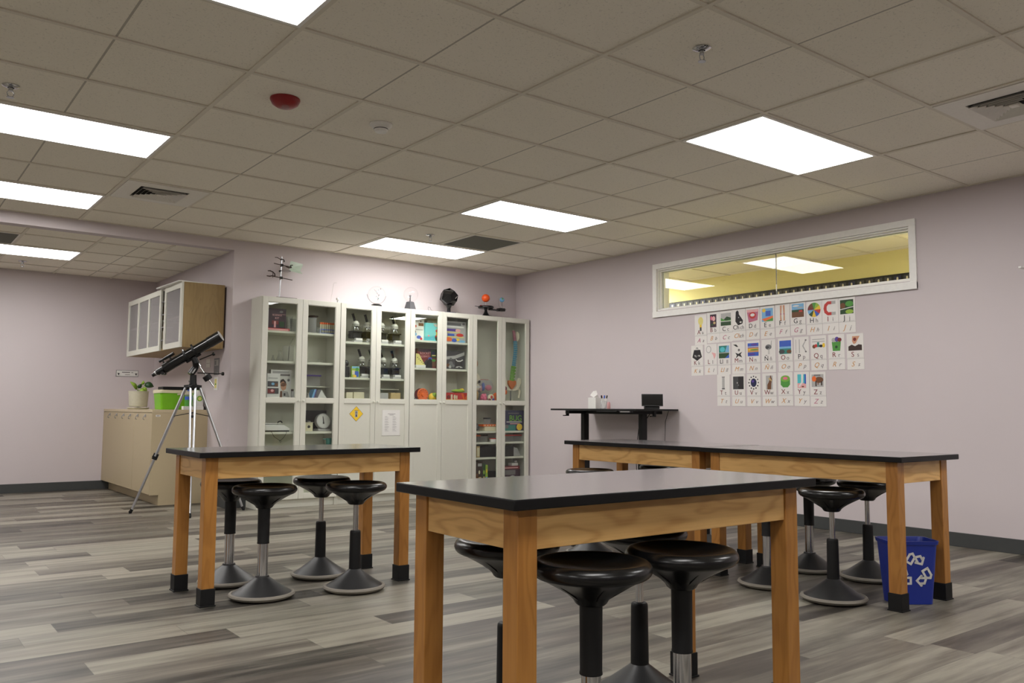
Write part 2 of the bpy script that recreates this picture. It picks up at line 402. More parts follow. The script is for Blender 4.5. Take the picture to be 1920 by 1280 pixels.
# baseboards
def bboard(name, x0, x1, y0, y1):
    m = MB(); m.bx(x0, x1, y0, y1, 0, .1, BASEB); struct(m.build(name, bevel=.003))
bboard('baseboard_right', XR-.012, XR, YN, YB); bboard('baseboard_back', AX, XR-.012, YB-.012, YB)
bboard('baseboard_alcove_back', XL, AX, AY-.012, AY); bboard('baseboard_alcove_right', AX-.012, AX, YB, 5.95)
bboard('baseboard_left', XL, XL+.012, YN, AY-.012); bboard('baseboard_near', XL+.012, XR-.012, YN, YN+.012)
# interior window to the yellow corridor
w = thing('window_1', 'long white-framed interior window high on the lilac wall', 'window', (XR, (WY0+WY1)/2, WZ0)); w['kind'] = 'structure'
w.location = (0, 0, 0)
m = MB(); t_ = .052
def ring_yz(m, x0, x1, ya, yb, za, zb, t, mt):
    m.bx(x0, x1, ya, yb, zb-t, zb, mt); m.bx(x0, x1, ya, yb, za, za+t, mt); m.bx(x0, x1, ya, ya+t, za+t, zb-t, mt); m.bx(x0, x1, yb-t, yb, za+t, zb-t, mt)
ring_yz(m, XR-.018, XR-.0005, WY0-t_, WY1+t_, WZ0-.064, WZ1+t_, t_, WHITE_PAINT); m.bx(XR-.022, XR-.0005, WY0-t_, WY1+t_, WZ0-.066, WZ0-.008, WHITE_PAINT)
m.build('window_trim', w, bevel=.002)
m = MB(); ring_yz(m, XR, XR+.16, WY0+.0005, WY1-.0005, WZ0+.0005, WZ1-.0005, .012, WHITE_PAINT); ring_yz(m, XR+.03, XR+.048, WY0+.012, WY1-.012, WZ0+.012, WZ1-.012, .014, WHITE_PAINT); ring_yz(m, XR+.06, XR+.10, WY0+.012, WY1-.012, WZ0+.012, WZ1-.012, .02, WHITE_PAINT)
m.build('window_frame', w, bevel=.0015)
m = MB(); m.bx(XR+.0495, XR+.0545, 1.672, WY1-.013, WZ0+.013, WZ1-.013, GLASS); m.build('window_pane', w, smooth=False)
m = MB(); m.bx(XR+.0495, XR+.0545, WY0+.013, 1.666, WZ0+.013, WZ1-.013, GLASS); m.build('window_pane', w, smooth=False)
m = MB(); m.bx(XR+.048, XR+.056, 1.6668, 1.6712, WZ0+.013, WZ1-.013, GREY); m.bx(XR+.0465, XR+.0485, 1.6655, 1.6725, WZ0+.06, WZ0+.12, WHITE_PAINT); m.build('window_joint', w)
# black picture border pinned along the corridor wall
b = thing('picture_border', 'black border strip of small pictures pinned along the yellow corridor wall', 'border', (CX, 3.0, 2.12))
m = MB(); m.bx(-.012, -.001, -2.0, 2.05, 0, .235, BLACKM); m.build('backing_strip', b)
for k in range(40):
    y = -1.93+k*.1
    m = MB(); M = face_x(-.0125, y, .178)
    m.prism(rect(-.036, .036, -.036, .036), 0, .002, DGREY if k % 5 else NAVY, M); m.prism(disc(0, .008, .010, .018, 10), .002, .0035, CREAM, M); m.prism(rect(-.03, .03, -.032, -.022), .002, .003, GREY, M)  # cream oval is a glint painted onto each card
    m.build('picture_card', b)

# ------------------------------------------------------------------ ceiling fittings
def light(x0, y0, z, mt, label, grp='recessed ceiling light panels'):
    t = thing('ceiling_light', label, 'ceiling light', (x0+G, y0+G/2, z-.012), 0, grp)
    w, d = G-.012, G/2-.012
    m = MB(); f = .018
    m.bx(-w, w, -d, -d+f, 0, .0115, WHITE_PAINT); m.bx(-w, w, d-f, d, 0, .0115, WHITE_PAINT); m.bx(-w, -w+f, -d+f, d-f, 0, .0115, WHITE_PAINT); m.bx(w-f, w, -d+f, d-f, 0, .0115, WHITE_PAINT)
    m.build('light_frame', t)
    m = MB(); m.bx(-w+f, w-f, -d+f, d-f, .003, .0115, mt); m.build('diffuser', t, smooth=False)
    return t
light(0, 0, H, LAMPM, 'bright ceiling light panel over the table with the recycling bin')
light(0, 4*G, H, LAMPM, 'bright ceiling light panel in the middle of the room, over the standing desk side')
light(0, 7*G, H, LAMPM, 'bright ceiling light panel closest to the bookcases, beside the grey return grille')
light(-6*G, 0, H, LAMPM, 'bright ceiling light panel cut off by the top edge of the photo')
light(-6*G, 4*G, H, LAMPM, 'bright ceiling light panel cut by the photo edge, below the sprinkler at the left')
light(-6*G, 7*G, H, LAMPM, 'bright ceiling light panel just before the lilac header beam')
light(-3.42, 6.40, AZ, LAMPM, 'bright ceiling light panel in the low alcove behind the header beam')
light(0, -4*G, H, LAMPM, 'ceiling light panel behind the camera on the window side')
light(-6*G, -4*G, H, LAMPM, 'ceiling light panel behind the camera away from the window')
for i, j, lb in ((-6, -8, 'ceiling light panel far behind the camera'), (0, -8, 'ceiling light panel added well behind the camera on the window side'), (-12, -8, 'ceiling light panel added in the far corner behind the camera'), (-12, -4, 'ceiling light panel added off to the side behind the camera'),
    (-12, 0, 'ceiling light panel added off to the side beyond the photo edge'), (-12, 4, 'ceiling light panel added off to the side nearer the header beam'), (-12, 7, 'ceiling light panel added off to the side just before the header beam')): light(i*G, j*G, H, LAMPM, lb)  # unseen panels added on the grid to brighten the table fronts
light(4.8*G+.02, -1*G, H, LAMP2, 'corridor ceiling light panel beyond the near end of the interior window')
light(4.8*G+.02, 8*G, H, LAMP2, 'corridor ceiling light panel beyond the far end of the interior window')

def diffuser(cx, cy, label):
    t = thing('air_vent', label, 'air vent', (cx, cy, H-.012), 0, 'louvred ceiling air vents')
    m = MB(); o, i_ = G/2-.013, .175
    for a in ((-o, o, -o, -i_), (-o, o, i_, o), (-o, -i_, -i_, i_), (i_, o, -i_, i_)): m.bx(a[0], a[1], a[2], a[3], .001, .0115, VENTW)
    m.build('vent_frame', t)
    m = MB(); m.bx(-i_, i_, -i_, i_, .009, .0115, VENTD); m.build('vent_backing', t)
    m = MB()
    for k in range(5):
        a = i_-.012-k*.03; bz = a-.02
        for q in range(4):
            M = Matrix.Rotation(q*PI/2, 4, 'Z')
            m.add([(-a, -a, -.012), (a, -a, -.012), (bz, -bz, .009), (-bz, -bz, .009), (-a, -a, -.0105), (a, -a, -.0105), (bz, -bz, .0085), (-bz, -bz, .0085)],
                  [(0, 1, 2, 3), (7, 6, 5, 4), (0, 4, 5, 1), (2, 6, 7, 3), (1, 5, 6, 2), (0, 3, 7, 4)], VENTW, M)
    m.box((0, 0, -.006), (.04, .04, .008), VENTW)
    m.build('louvers', t, smooth=False)
    return t
diffuser(-3.5*G, 6.5*G, 'white louvred air vent near the header beam end of the ceiling')
diffuser(1.5*G, -1.5*G, 'white louvred air vent cut by the photo edge above the window wall')
def grille(cx, cy, z, label):
    t = thing('return_grille', label, 'air vent', (cx, cy, z-.009), 0, 'grey return air grilles')
    o = G/2-.013
    m = MB(); m.bx(-o+.012, o-.012, -o+.012, o-.012, .003, .0085, RETURN); m.build('grille_mesh', t)
    m = MB(); m.bx(-o, o, -o, -o+.012, 0, .0085, VENTW); m.bx(-o, o, o-.012, o, 0, .0085, VENTW); m.bx(-o, -o+.012, -o+.012, o-.012, 0, .0085, VENTW); m.bx(o-.012, o, -o+.012, o-.012, 0, .0085, VENTW)
    m.build('grille_frame', t)
grille(1.5*G, 6.5*G, H, 'grey square return grille beside the ceiling light closest to the bookcases')
grille(-3.115, 6.095, AZ, 'grey square return grille in the alcove ceiling beside its light')
def sprinkler(x, y, z, label, proto=[]):
    if proto: return dup(proto[0], (x, y, z), None, label)
    t = thing('sprinkler_head', label, 'sprinkler', (x, y, z), 0, 'ceiling sprinkler heads')
    m = MB(); m.lathe([(.040, -.001), (.042, -.004), (.034, -.008), (.02, -.0125), (.016, -.0125), (.016, -.001)], CHROME, 24); m.build('escutcheon', t)
    m = MB(); m.lathe([(.011, -.012), (.011, -.03)], ALU, 12)
    for s_ in (-1, 1): m.tube([(s_*.010, 0, -.03), (s_*.016, 0, -.04), (s_*.012, 0, -.055), (0, 0, -.062)], .0025, ALU, 6)
    m.build('frame_arms', t)
    m = MB(); m.lathe([(0, -.062), (.018, -.062), (.018, -.0645), (0, -.0645)], ALU, 16); m.build('deflector', t)
    proto.append(t); return t
sprinkler(-.916, -.327, H, 'chrome sprinkler head between the top edge and the light over the recycling bin')
sprinkler(-3.34, 2.166, H, 'chrome sprinkler head above the light panel at the photo edge')
sprinkler(.315, 3.96, H, 'chrome sprinkler head just behind the light closest to the bookcases')
sprinkler(-2.60, 7.42, AZ, 'chrome sprinkler head in the alcove ceiling past its light')
t = thing('fire_alarm', 'round dark red fire alarm strobe on a ceiling tile', 'fire alarm', (-2.157, 1.462, H))
m = MB(); m.lathe([(0, -.001), (.078, -.001), (.079, -.008), (.068, -.03), (.045, -.045), (.0, -.05)], ALARM, 32); m.build('housing', t)
m = MB(); m.lathe([(.02, -.046), (.018, -.06), (.0, -.066)], CLEARP, 16, c=(-.006, -.02, 0)); m.build('strobe_lens', t)
t = thing('smoke_detector', 'round white smoke detector on the ceiling tile next to the red alarm', 'smoke detector', (-1.562, 1.495, H))
m = MB(); m.lathe([(0, -.001), (.066, -.001), (.067, -.008), (.058, -.018), (.04, -.024), (0, -.024)], WHITE_PAINT, 32); m.build('mounting_ring', t)
m = MB(); m.lathe([(.04, -.02), (.041, -.034), (.034, -.048), (.0, -.052)], WHITE_PAINT, 32); m.lathe([(.0415, -.03), (.0415, -.034)], BLACKM, 32); m.build('sensor_dome', t)
# ------------------------------------------------------------------ lab tables
TL, TW, TH, TT = 1.232, .584, .742, .027
def make_table(label, loc, rz):
    t = thing('lab_table', label, 'lab table', loc, rz, 'black-topped wooden lab tables')
    m = MB(); m.bx(0, TL, 0, TW, TH-TT, TH, EPOXY_EDGE); top = m.build('tabletop', t, bevel=.003)
    top.data.materials.append(EPOXY)
    for f in top.data.polygons:
        if f.normal.z > .99: f.material_index = 1          # polished upper face, dull sawn edges
    a, q = .074, .031
    zt = TH-TT-.001
    for ux in (a, TL-a):
        for vy in (a, TW-a):
            m = MB(); m.bx(ux-q, ux+q, vy-q, vy+q, .002, zt, WZ); lg = m.build('leg', t, bevel=.003)
            m = MB(); m.bx(ux-q-.004, ux+q+.004, vy-q-.004, vy+q+.004, .001, .085, RUBBER); m.bx(ux-q-.008, ux+q+.008, vy-q-.008, vy+q+.008, .0, .006, RUBBER); m.build('boot', lg, bevel=.002)
    ah = .105
    for vy in (a-q+.006, TW-a+q-.026): m = MB(); m.bx(a+q, TL-a-q, vy, vy+.02, zt-ah, zt, WX); m.build('long_apron', t, bevel=.002)
    for ux in (a-q+.006, TL-a+q-.026): m = MB(); m.bx(ux, ux+.02, a+q, TW-a-q, zt-ah, zt, WY); m.build('short_apron', t, bevel=.002)
    m = MB()   # corner blocks behind the aprons
    for sx, ux in ((1, a+q), (-1, TL-a-q)):
        for sy, vy in ((1, a+q), (-1, TW-a-q)):
            m.prism([(ux, vy), (ux+sx*.05, vy), (ux, vy+sy*.05)], zt-.09, zt-.01, WX)
    m.build('corner_blocks', t)
    return t
T1 = make_table('black-topped wooden lab table closest to the camera, front legs running out of frame', (-2.601, -1.131, 0), -.015)
dup(T1, (-2.559, 1.392, 0), -.003, 'black-topped wooden lab table standing in front of the telescope and bookcases')
def endon(x, y, th): # tables whose length runs away from the camera
    return (x + TW*math.cos(th), y + TW*math.sin(th), 0), PI/2 + th
l, r = endon(.106, -.662, -.004); dup(T1, l, r, 'black-topped wooden lab table with the blue recycling bin under its end')
l, r = endon(.13, .582, .004); dup(T1, l, r, 'black-topped wooden lab table butted end to end before the standing desk')

# ------------------------------------------------------------------ wobble stools
SEAT = [(0, .550), (.05, .551), (.09, .554), (.118, .559), (.134, .5635), (.143, .5645), (.151, .562), (.158, .556), (.162, .548), (.1625, .541), (.160, .533), (.154, .526), (.145, .521), (.130, .515), (.10, .499), (.065, .479), (.048, .464), (.042, .454), (.036, .449), (0, .449)]
def make_stool(kind, label, loc):
    t = thing('wobble_stool', label, 'stool', loc, random.random()*6, 'black wobble stools under the lab tables')
    m = MB(); m.lathe(SEAT, BLACK, 40)
    for k in range(6):
        M = Matrix.Rotation(k*PI/3, 4, 'Z'); m.add([(.05, -.002, .466), (.128, -.002, .515), (.128, -.002, .521), (.05, -.002, .48), (.05, .002, .466), (.128, .002, .515), (.128, .002, .521), (.05, .002, .48)],
            [(0, 1, 2, 3), (7, 6, 5, 4), (0, 4, 5, 1), (2, 6, 7, 3), (1, 5, 6, 2), (0, 3, 7, 4)], BLACK, M)
    m.build('seat', t)
    if kind == 'A':
        m = MB(); m.lathe([(.0, .45), (.0305, .45), (.0295, .28), (.0305, .276), (.0305, .272), (0, .272)], BLACKM, 28); m.build('sleeve', t)
        m = MB(); m.lathe([(.0, .30), (.026, .30), (.026, .10), (0, .10)], CHROME, 28); m.build('chrome_tube', t)
        m = MB(); m.lathe([(.026, .112), (.033, .112), (.035, .104), (.06, .086), (.106, .053), (.143, .030), (.151, .024), (.143, .018), (0, .018)], CONE, 40); m.build('base_cone', t)
    else:
        m = MB(); m.lathe([(.0, .46), (.0135, .46), (.0135, .30), (0, .30)], CHROME, 20); m.build('gas_rod', t)
        m = MB(); m.lathe([(.0, .312), (.024, .312), (.0275, .308), (.0285, .30), (.0305, .10), (0, .10)], BLACKM, 28); m.build('sleeve', t)
        m = MB(); m.lathe([(.030, .112), (.034, .108), (.06, .088), (.106, .054), (.143, .030), (.151, .024), (.143, .018), (0, .018)], CONE, 40); m.build('base_cone', t)
    m = MB(); m.lathe([(0, .001), (.095, .001), (.138, .004), (.157, .012), (.164, .021), (.160, .029), (.150, .032), (.143, .026), (.143, .018), (0, .018)], RING, 40); m.build('rubber_ring', t)
    return t
A_ = 'black stool with thick chrome lower tube, '; B_ = 'black stool with slim silver rod, '
stA = make_stool('A', A_ + 'in front under the table by the telescope', (-2.20, 1.475, 0))
stB = make_stool('B', B_ + 'in front under the table by the telescope', (-1.735, 1.372, 0))
RS = [random.random()*6 for _ in range(20)]
for i, (k, x, y, lb) in enumerate([
    ('A', -2.222, 1.905, 'rear one at the telescope end of that table'),
    ('B', -1.73, 1.81, 'rear one under the table by the telescope'),
    ('A', -2.305, -1.080, 'beside the closest table\'s front corner leg'),
    ('A', -1.955, -1.085, 'under the closest table, the one toward the bin'),
    ('B', -2.26, -.655, 'mostly hidden behind the closest table\'s corner leg'),
    ('B', -1.735, -.706, 'base showing between two front stools of the closest table'),
    ('B', .112, -.285, 'standing next to the blue recycling bin'),
    ('A', .150, .135, 'half hidden behind the closest table\'s far leg'),
    ('A', .735, .255, 'wall side, between bin table and charcoal baseboard'),
    ('B', .775, -.10, 'on the wall side behind the blue recycling bin'),
    ('A', .02, 1.43, 'seat past the far table\'s corner leg'),
    ('B', .19, .98, 'hidden beneath the far table'),
    ('A', .80, 1.50, 'wall side of far table below standing desk'),
    ('B', .82, 1.12, 'wall side where two tables meet')]):
    dup(stA if k == 'A' else stB, (x, y, 0), RS[i], (A_ if k == 'A' else B_) + lb)

# ------------------------------------------------------------------ recycling bin
t = thing('recycling_bin', 'blue plastic recycling bin with white recycling arrows under the table end', 'recycling bin', (.399, -.5215, 0), math.radians(-36))
m = MB(); w0, w1, d0, d1, hh = .104, .132, .065, .090, .315
def rrect(w, d, r, n=5):
    out = []
    for cx, cy, a in ((w-r, d-r, 0), (-w+r, d-r, PI/2), (-w+r, -d+r, PI), (w-r, -d+r, 1.5*PI)):
        out += [(cx+r*math.cos(a+PI/2*k/(n-1)), cy+r*math.sin(a+PI/2*k/(n-1))) for k in range(n)]
    return out
def loft(m, rings, mt, cap0=True, cap1=False):
    n = len(rings[0]); vs = [p for r_ in rings for p in r_]; fs = []
    for i in range(len(rings)-1): fs += [(i*n+k, i*n+(k+1) % n, (i+1)*n+(k+1) % n, (i+1)*n+k) for k in range(n)]
    if cap0: fs.append(tuple(reversed(range(n))))
    if cap1: fs.append(tuple(range((len(rings)-1)*n, len(rings)*n)))
    m.add(vs, fs, mt)
R3 = lambda w, d, z, r=.03: [(x, y, z) for x, y in rrect(w, d, r)]
loft(m, [R3(w0, d0, .002), R3(w0, d0, .006), R3(w1-.008, d1-.008, hh-.02), R3(w1-.003, d1-.003, hh-.018), R3(w1, d1, hh), R3(w1-.006, d1-.006, hh), R3(w1-.012, d1-.012, hh-.02), R3(w0-.006, d0-.006, .012)], BIN, True, True)
m.build('bin_body', t)
m = MB(); tilt = math.atan2(d1-d0-.008, hh)
M = Matrix.Translation((0.0, -(d0+(d1-d0-.008)*.52)-.0015, .168)) @ Matrix.Rotation(PI/2+tilt, 4, 'X') @ Matrix.Diagonal((1.12, 1.12, 1, 1))
for k in range(3):
    R = M @ Matrix.Rotation(k*2*PI/3, 4, 'Z')
    def outline(pts, w=.0095):
        for a, b_ in zip(pts, pts[1:]+pts[:1]):
            d = Vector((b_[0]-a[0], b_[1]-a[1])); n_ = Vector((-d.y, d.x)).normalized()*w/2; e = d.normalized()*w*.4
            m.prism([(a[0]-n_.x-e.x, a[1]-n_.y-e.y), (b_[0]-n_.x+e.x, b_[1]-n_.y+e.y), (b_[0]+n_.x+e.x, b_[1]+n_.y+e.y), (a[0]+n_.x-e.x, a[1]+n_.y-e.y)], 0, .0015, PAPER, R)
    outline([(-.052, -.030), (-.018, -.030), (-.018, -.056), (-.052, -.056), (-.062, -.046)][::1])
    outline([(.010, -.043), (.030, -.022), (.030, -.031), (.052, -.031), (.044, -.055), (.030, -.055), (.030, -.064)])
m.build('recycling_symbol', t, smooth=False)

# ------------------------------------------------------------------ white bookcases
BX0, BWD, FY, BH = -.872, .8195, 5.06, 2.035
BYB = YB-.002
def bookcase(k, label, full, shelves, risers=()):
    x0 = BX0+k*BWD; t = thing('bookcase', label, 'bookcase', (x0, FY, 0), 0, 'white bookcases along the back wall')
    W, D, y0 = BWD-.001, BYB-FY, .021
    m = MB(); m.bx(0, .018, y0, D, 0, BH-.018, LACQ); m.build('side_panel', t, bevel=.001)
    m = MB(); m.bx(W-.018, W, y0, D, 0, BH-.018, LACQ); m.build('side_panel', t, bevel=.001)
    m = MB(); m.bx(0, W, y0, D, BH-.018, BH, LACQ); m.build('top_panel', t, bevel=.001)
    m = MB(); m.bx(.018, W-.018, y0+.02, y0+.036, 0, .078, LACQ); m.build('plinth', t)
    m = MB(); m.bx(.018, W-.018, D-.006, D-.001, .08, BH-.018, LACQ_IN); m.build('back_panel', t)
    m = MB(); m.bx(.018, W-.018, y0, D-.007, .079, .098, LACQ_IN); m.build('bottom_panel', t)
    for z in shelves: m = MB(); m.bx(.0185, W-.0185, y0+.012, D-.007, z-.022, z, LACQ_IN); m.build('shelf', t, bevel=.001)
    for xa, xb, z in risers: m = MB(); m.bx(xa-x0, xb-x0, .14, D-.02, z-.010, z, LACQ_IN); m.bx(xa-x0, xa-x0+.008, .15, D-.02, 1.042, z-.010, LACQ_IN); m.build('riser_shelf', t)
    for q in (0, 1):
        a, b_ = (.003, W/2-.0015) if q == 0 else (W/2+.0015, W-.003)
        st = .052; zb, zt, zr0, zr1 = .082, BH-.004, 1.012, 1.056
        m = MB(); y1 = .019
        m.bx(a, a+st, 0, y1, zb, zt, LACQ); m.bx(b_-st, b_, 0, y1, zb, zt, LACQ); m.bx(a+st, b_-st, 0, y1, zt-.048, zt, LACQ); m.bx(a+st, b_-st, 0, y1, zb, zb+.048, LACQ); m.bx(a+st, b_-st, 0, y1, zr0, zr1, LACQ)
        for za, zz in ((zb+.048, zr0), (zr1, zt-.048)):   # stepped inner moulding
            m.bx(a+st, a+st+.006, .005, y1, za, zz, LACQ); m.bx(b_-st-.006, b_-st, .005, y1, za, zz, LACQ); m.bx(a+st+.006, b_-st-.006, .005, y1, zz-.006, zz, LACQ); m.bx(a+st+.006, b_-st-.006, .005, y1, za, za+.006, LACQ)
        d = m.build('door', t, bevel=.001)
        m = MB(); m.bx(a+st+.006, b_-st-.006, .009, .012, zr1+.006, zt-.054, GLASS); m.build('glass_pane', d, smooth=False)
        if full: m = MB(); m.bx(a+st+.006, b_-st-.006, .009, .012, zb+.054, zr0-.006, GLASS); m.build('glass_pane', d, smooth=False)
        else: m = MB(); m.bx(a+st+.006, b_-st-.006, .008, .014, zb+.054, zr0-.006, LACQ); m.build('door_panel', d, smooth=False)
        xk = b_-.022 if q == 0 else a+.022
        m = MB(); m.lathe([(0, 0), (.006, 0), (.005, .01), (.011, .016), (.012, .021), (.008, .026), (0, .027)], LACQ, 18, Matrix.Translation((xk, -.0005, 1.03)) @ Matrix.Rotation(PI/2, 4, 'X')); m.build('knob', d)
    return t
bookcase(0, 'white glass-door bookcase with the lab stand on top and kitchen scales inside', True, [1.710, 1.415, 1.040, .730, .43], [(-.365, -.085, 1.180)])
bookcase(1, 'white bookcase of microscopes with the yellow diamond sign on its door', False, [1.645, 1.277, 1.040, .70, .40], [(.045, .315, 1.173), (.455, .715, 1.170)])
bookcase(2, 'white bookcase of boxed science kits under the black star projector', False, [1.706, 1.405, 1.040, .70, .40])
bookcase(3, 'white glass-door bookcase holding the coloured spine model', True, [1.040, .711, .585, .413])

SB = BH+.0005
# helpers for the shelf contents -------------------------------------------------
def boxthing(name, label, cat, x0, x1, z0, z1, mt, y=5.14, d=.06, art=(), group=None, bevel=.0015, rz=0):
    """a printed carton; art = list of (polygon in 0..1 coords, material) laid on its front face"""
    o = MB(); w, h = x1-x0, z1-z0
    o.bx(-w/2, w/2, 0, d, 0, h, mt)
    for i, a in enumerate(art):
        M = face_y(-w/2, -.0002, 0)
        if a[0] == 't': o.text(a[1], a[4]*h, a[5], M @ Matrix.Translation((a[2]*w, a[3]*h, .0004+.0003*i)) @ Matrix.Rotation(a[6] if len(a) > 6 else 0, 4, 'Z'))
        else: o.prism([(px*w, py*h) for px, py in a[0]], 0, .0006+.0003*i, a[1], M)
    r = o.build(name, None, ((x0+x1)/2, y, z0+.0005), smooth=False, rot=(0, 0, rz))
    return tag(r, label, cat, group)
def rev(name, label, cat, x, y, z, prof, mt, n=20, group=None):
    o = MB(); o.lathe(prof, mt, n); return tag(o.build(name, None, (x, y, z+.0005)), label, cat, group)
S1, S2, S3, S4 = 1.710, 1.415, 1.040, .730
# --- unit 1, upper half
boxthing('science_kit_box', 'dark purple science kit box above the red tray, top shelf of the lab stand bookcase', 'kit box', -.800, -.612, S1+.026, 1.926, DPURPLE, 5.12, .07,
    [('t', 'SCIENCE', .52, .66, .13, LPINK), ('t', 'KIT', .52, .50, .15, LPINK), (rect(.25, .60, .18, .38), DRED), (rect(.36, .46, .02, .34), LPINK), (rect(.66, .92, .06, .34), DGREEN), (disc(.74, .84, .10, .06), GREYINK), (rect(.80, .98, .70, .71), LPINK)])
o = MB(); o.bx(-.115, .115, 0, .10, 0, .024, RED); o.bx(-.105, .105, -.0005, .0, .004, .018, LPINK); tag(o.build('red_tray', None, (-.690, 5.112, S1+.0005), bevel=.003), 'flat red tray under the dark purple science kit box', 'tray')
for i, (x, y, h, lb) in enumerate([(-.565, 5.15, .15, 'tall clear plastic cup right of the dark purple science kit box'), (-.505, 5.19, .135, 'clear plastic cup beside the door stile, right of the purple kit box')]):
    rev('clear_cup', lb, 'cup', x, y, S1, [(0, .002), (.026, .002), (.036, h), (.034, h), (.024, .006), (0, .006)], GLASSW, 20, 'clear cups on the top shelf')
t = thing('storage_jar', 'tall clear jar with a dark lid on the top shelf beside the test tubes', 'jar', (-.318, 5.16, S1+.0005))
m = MB(); m.lathe([(0, 0), (.042, 0), (.044, .01), (.043, .158), (.040, .158), (.040, .008), (0, .008)], CLEARP, 24); m.build('jar_body', t)
m = MB(); m.lathe([(0, .159), (.047, .159), (.05, .168), (.03, .180), (0, .182)], DBROWN, 20); m.ell((.045, 0, .172), (.02, .018, .010), DBROWN); m.build('lid', t)
t = thing('test_tube_rack', 'blue rack of orange-capped test tubes on the top shelf', 'test tube rack', (-.158, 5.14, S1+.0005))
m = MB(); m.bx(-.082, .082, 0, .07, 0, .010, BLUE); m.bx(-.082, .082, 0, .07, .040, .047, BLUE)
for sx in (-.082, .076): m.bx(sx, sx+.006, 0, .07, .010, .040, BLUE)
m.build('rack', t)
for k in range(7):
    m = MB(); x = -.069+k*.023; m.lathe([(0, .011), (.006, .013), (.009, .02), (.009, .098), (0, .098)], CREAM, 10, c=(x, .018, 0)); tb = m.build('test_tube', t)
    m = MB(); m.lathe([(0, .0985), (.011, .0985), (.011, .116), (0, .118)], ORANGE, 10, c=(x, .018, 0)); m.build('cap', tb)
rev('clear_cup', 'small clear beaker between the tall jar and the blue test tube rack', 'cup', -.255, 5.13, S1, [(0, .002), (.022, .002), (.024, .06), (.022, .06), (.020, .005), (0, .005)], GLASSW, 18)
FLASK = lambda s: [(0, .001*s), (.038*s, .001*s), (.042*s, .008*s), (.016*s, .07*s), (.014*s, .10*s), (.018*s, .105*s), (.012*s, .10*s), (.013*s, .07*s), (.038*s, .008*s), (0, .006*s)]
for x, y, s_, lb in [(-.708, 5.18, .55, 'small glass flask, shorter of the two by the left stile'), (-.645, 5.17, .95, 'slim glass flask left of the big beaker')]:
    rev('glass_flask', lb, 'flask', x, y, S2, FLASK(s_), GLASST, 20, 'glassware on the second shelf')
t = thing('wash_beaker', 'large faint glass beaker with a bent spout tube on the second shelf', 'beaker', (-.553, 5.18, S2+.0005), 0, 'glassware on the second shelf')
m = MB(); m.lathe([(0, .001), (.05, .001), (.053, .006), (.053, .15), (.056, .155), (.051, .152), (.050, .008), (0, .006)], GLASST, 28); m.build('beaker_body', t)
m = MB(); m.tube([(0, 0, .01), (.01, 0, .15), (.02, 0, .18), (.045, -.01, .235)], .004, GLASSW, 8); m.build('spout_tube', t)
for x, s_, lb in [(-.248, .42, 'tiny glass funnel stand in the right door of the second shelf, left one'), (-.186, .34, 'tiny glass funnel stand near the inner right stile of the second shelf')]:
    rev('glass_funnel', lb, 'funnel', x, 5.15, S2, [(0, .001), (.06*s_, .001), (.06*s_, .01*s_), (.012*s_, .025*s_), (.010*s_, .09*s_), (.004*s_, .10*s_), (0, .10*s_)], GLASSW, 16, 'glassware on the second shelf')
o = boxthing('slide_kit_box', 'white kit box with two picture strips, left of the goggles kit', 'kit box', -.785, -.655, S3, 1.292, PAPER, 5.115, .04,
    [(rect(.04, .85, .49, .70), DGREY), (disc(.45, .60, .12, .05), SKY), (rect(.6, .82, .51, .62), BROWN), (rect(.04, .9, .22, .44), DGREY), (rect(.05, .6, .24, .40), DRED), (disc(.4, .34, .12, .05), LPINK), (rect(.1, .8, .80, .84), LTGREY)])
boxthing('goggles_kit_box', 'white kit box picturing a child in goggles and lab coat', 'kit box', -.730, -.520, S3, 1.331, PAPER, 5.165, .05,
    [(rect(.08, .88, .88, .955), LTGREY), (rect(.40, .92, .80, .86), GREYINK), (disc(.86, .66, .06, .045), GREY), ([(.48, 0), (.52, .26), (.62, .30), (.84, .27), (.97, .0)], LTGREY), ([(.45, 0), (.47, .28), (.56, .30), (.57, 0)], BROWN), ([(.46, .52), (.55, .68), (.66, .66), (.76, .50), (.74, .36), (.6, .30), (.52, .36)], SKIN), ([(.44, .54), (.48, .66), (.60, .70), (.72, .62), (.78, .48), (.72, .55), (.60, .62), (.5, .58)], DBROWN), ([(.49, .46), (.52, .56), (.70, .58), (.74, .48), (.62, .44)], BROWN), (rect(.64, .72, .13, .22), INK)])
t = thing('specimen_jar', 'small grey jar with dark stopper beside the goggles kit box', 'jar', (-.492, 5.2, S3+.0005))
m = MB(); m.lathe([(0, 0), (.022, 0), (.022, .07), (.014, .085), (0, .085)], LTGREY, 16); m.build('jar_body', t)
m = MB(); m.lathe([(0, .0855), (.013, .0855), (.015, .105), (0, .107)], DBROWN, 12); m.build('stopper', t)
t = thing('plastic_tub', 'clear tub with a dark blue lid standing on the little white riser', 'tub', (-.272, 5.26, 1.1806))
m = MB(); m.bx(-.085, .085, -.045, .045, 0, .1, CLEARP); m.build('tub_body', t, bevel=.006)
m = MB(); m.bx(-.091, .091, -.050, .050, .1005, .115, PURPLE); m.build('lid', t, bevel=.004)
def prism_th(x0, x1, h, y, lb, mt):
    o = MB(); o.add([(x0, 0, 0), (x1, 0, 0), ((x0*.6+x1*.4), 0, h), (x0, .09, 0), (x1, .09, 0), ((x0*.6+x1*.4), .09, h)], [(0, 1, 2), (5, 4, 3), (0, 3, 4, 1), (1, 4, 5, 2), (2, 5, 3, 0)], mt)
    return tag(o.build('acrylic_prism', None, (0, y, S3+.0005), smooth=False), lb, 'prism', 'acrylic prisms')
prism_th(-.356, -.322, .07, 5.15, 'smaller white acrylic prism beside the blue folder', LTGREY)
prism_th(-.258, -.135, .105, 5.14, 'larger white acrylic prism right of the blue folder', PAPER)
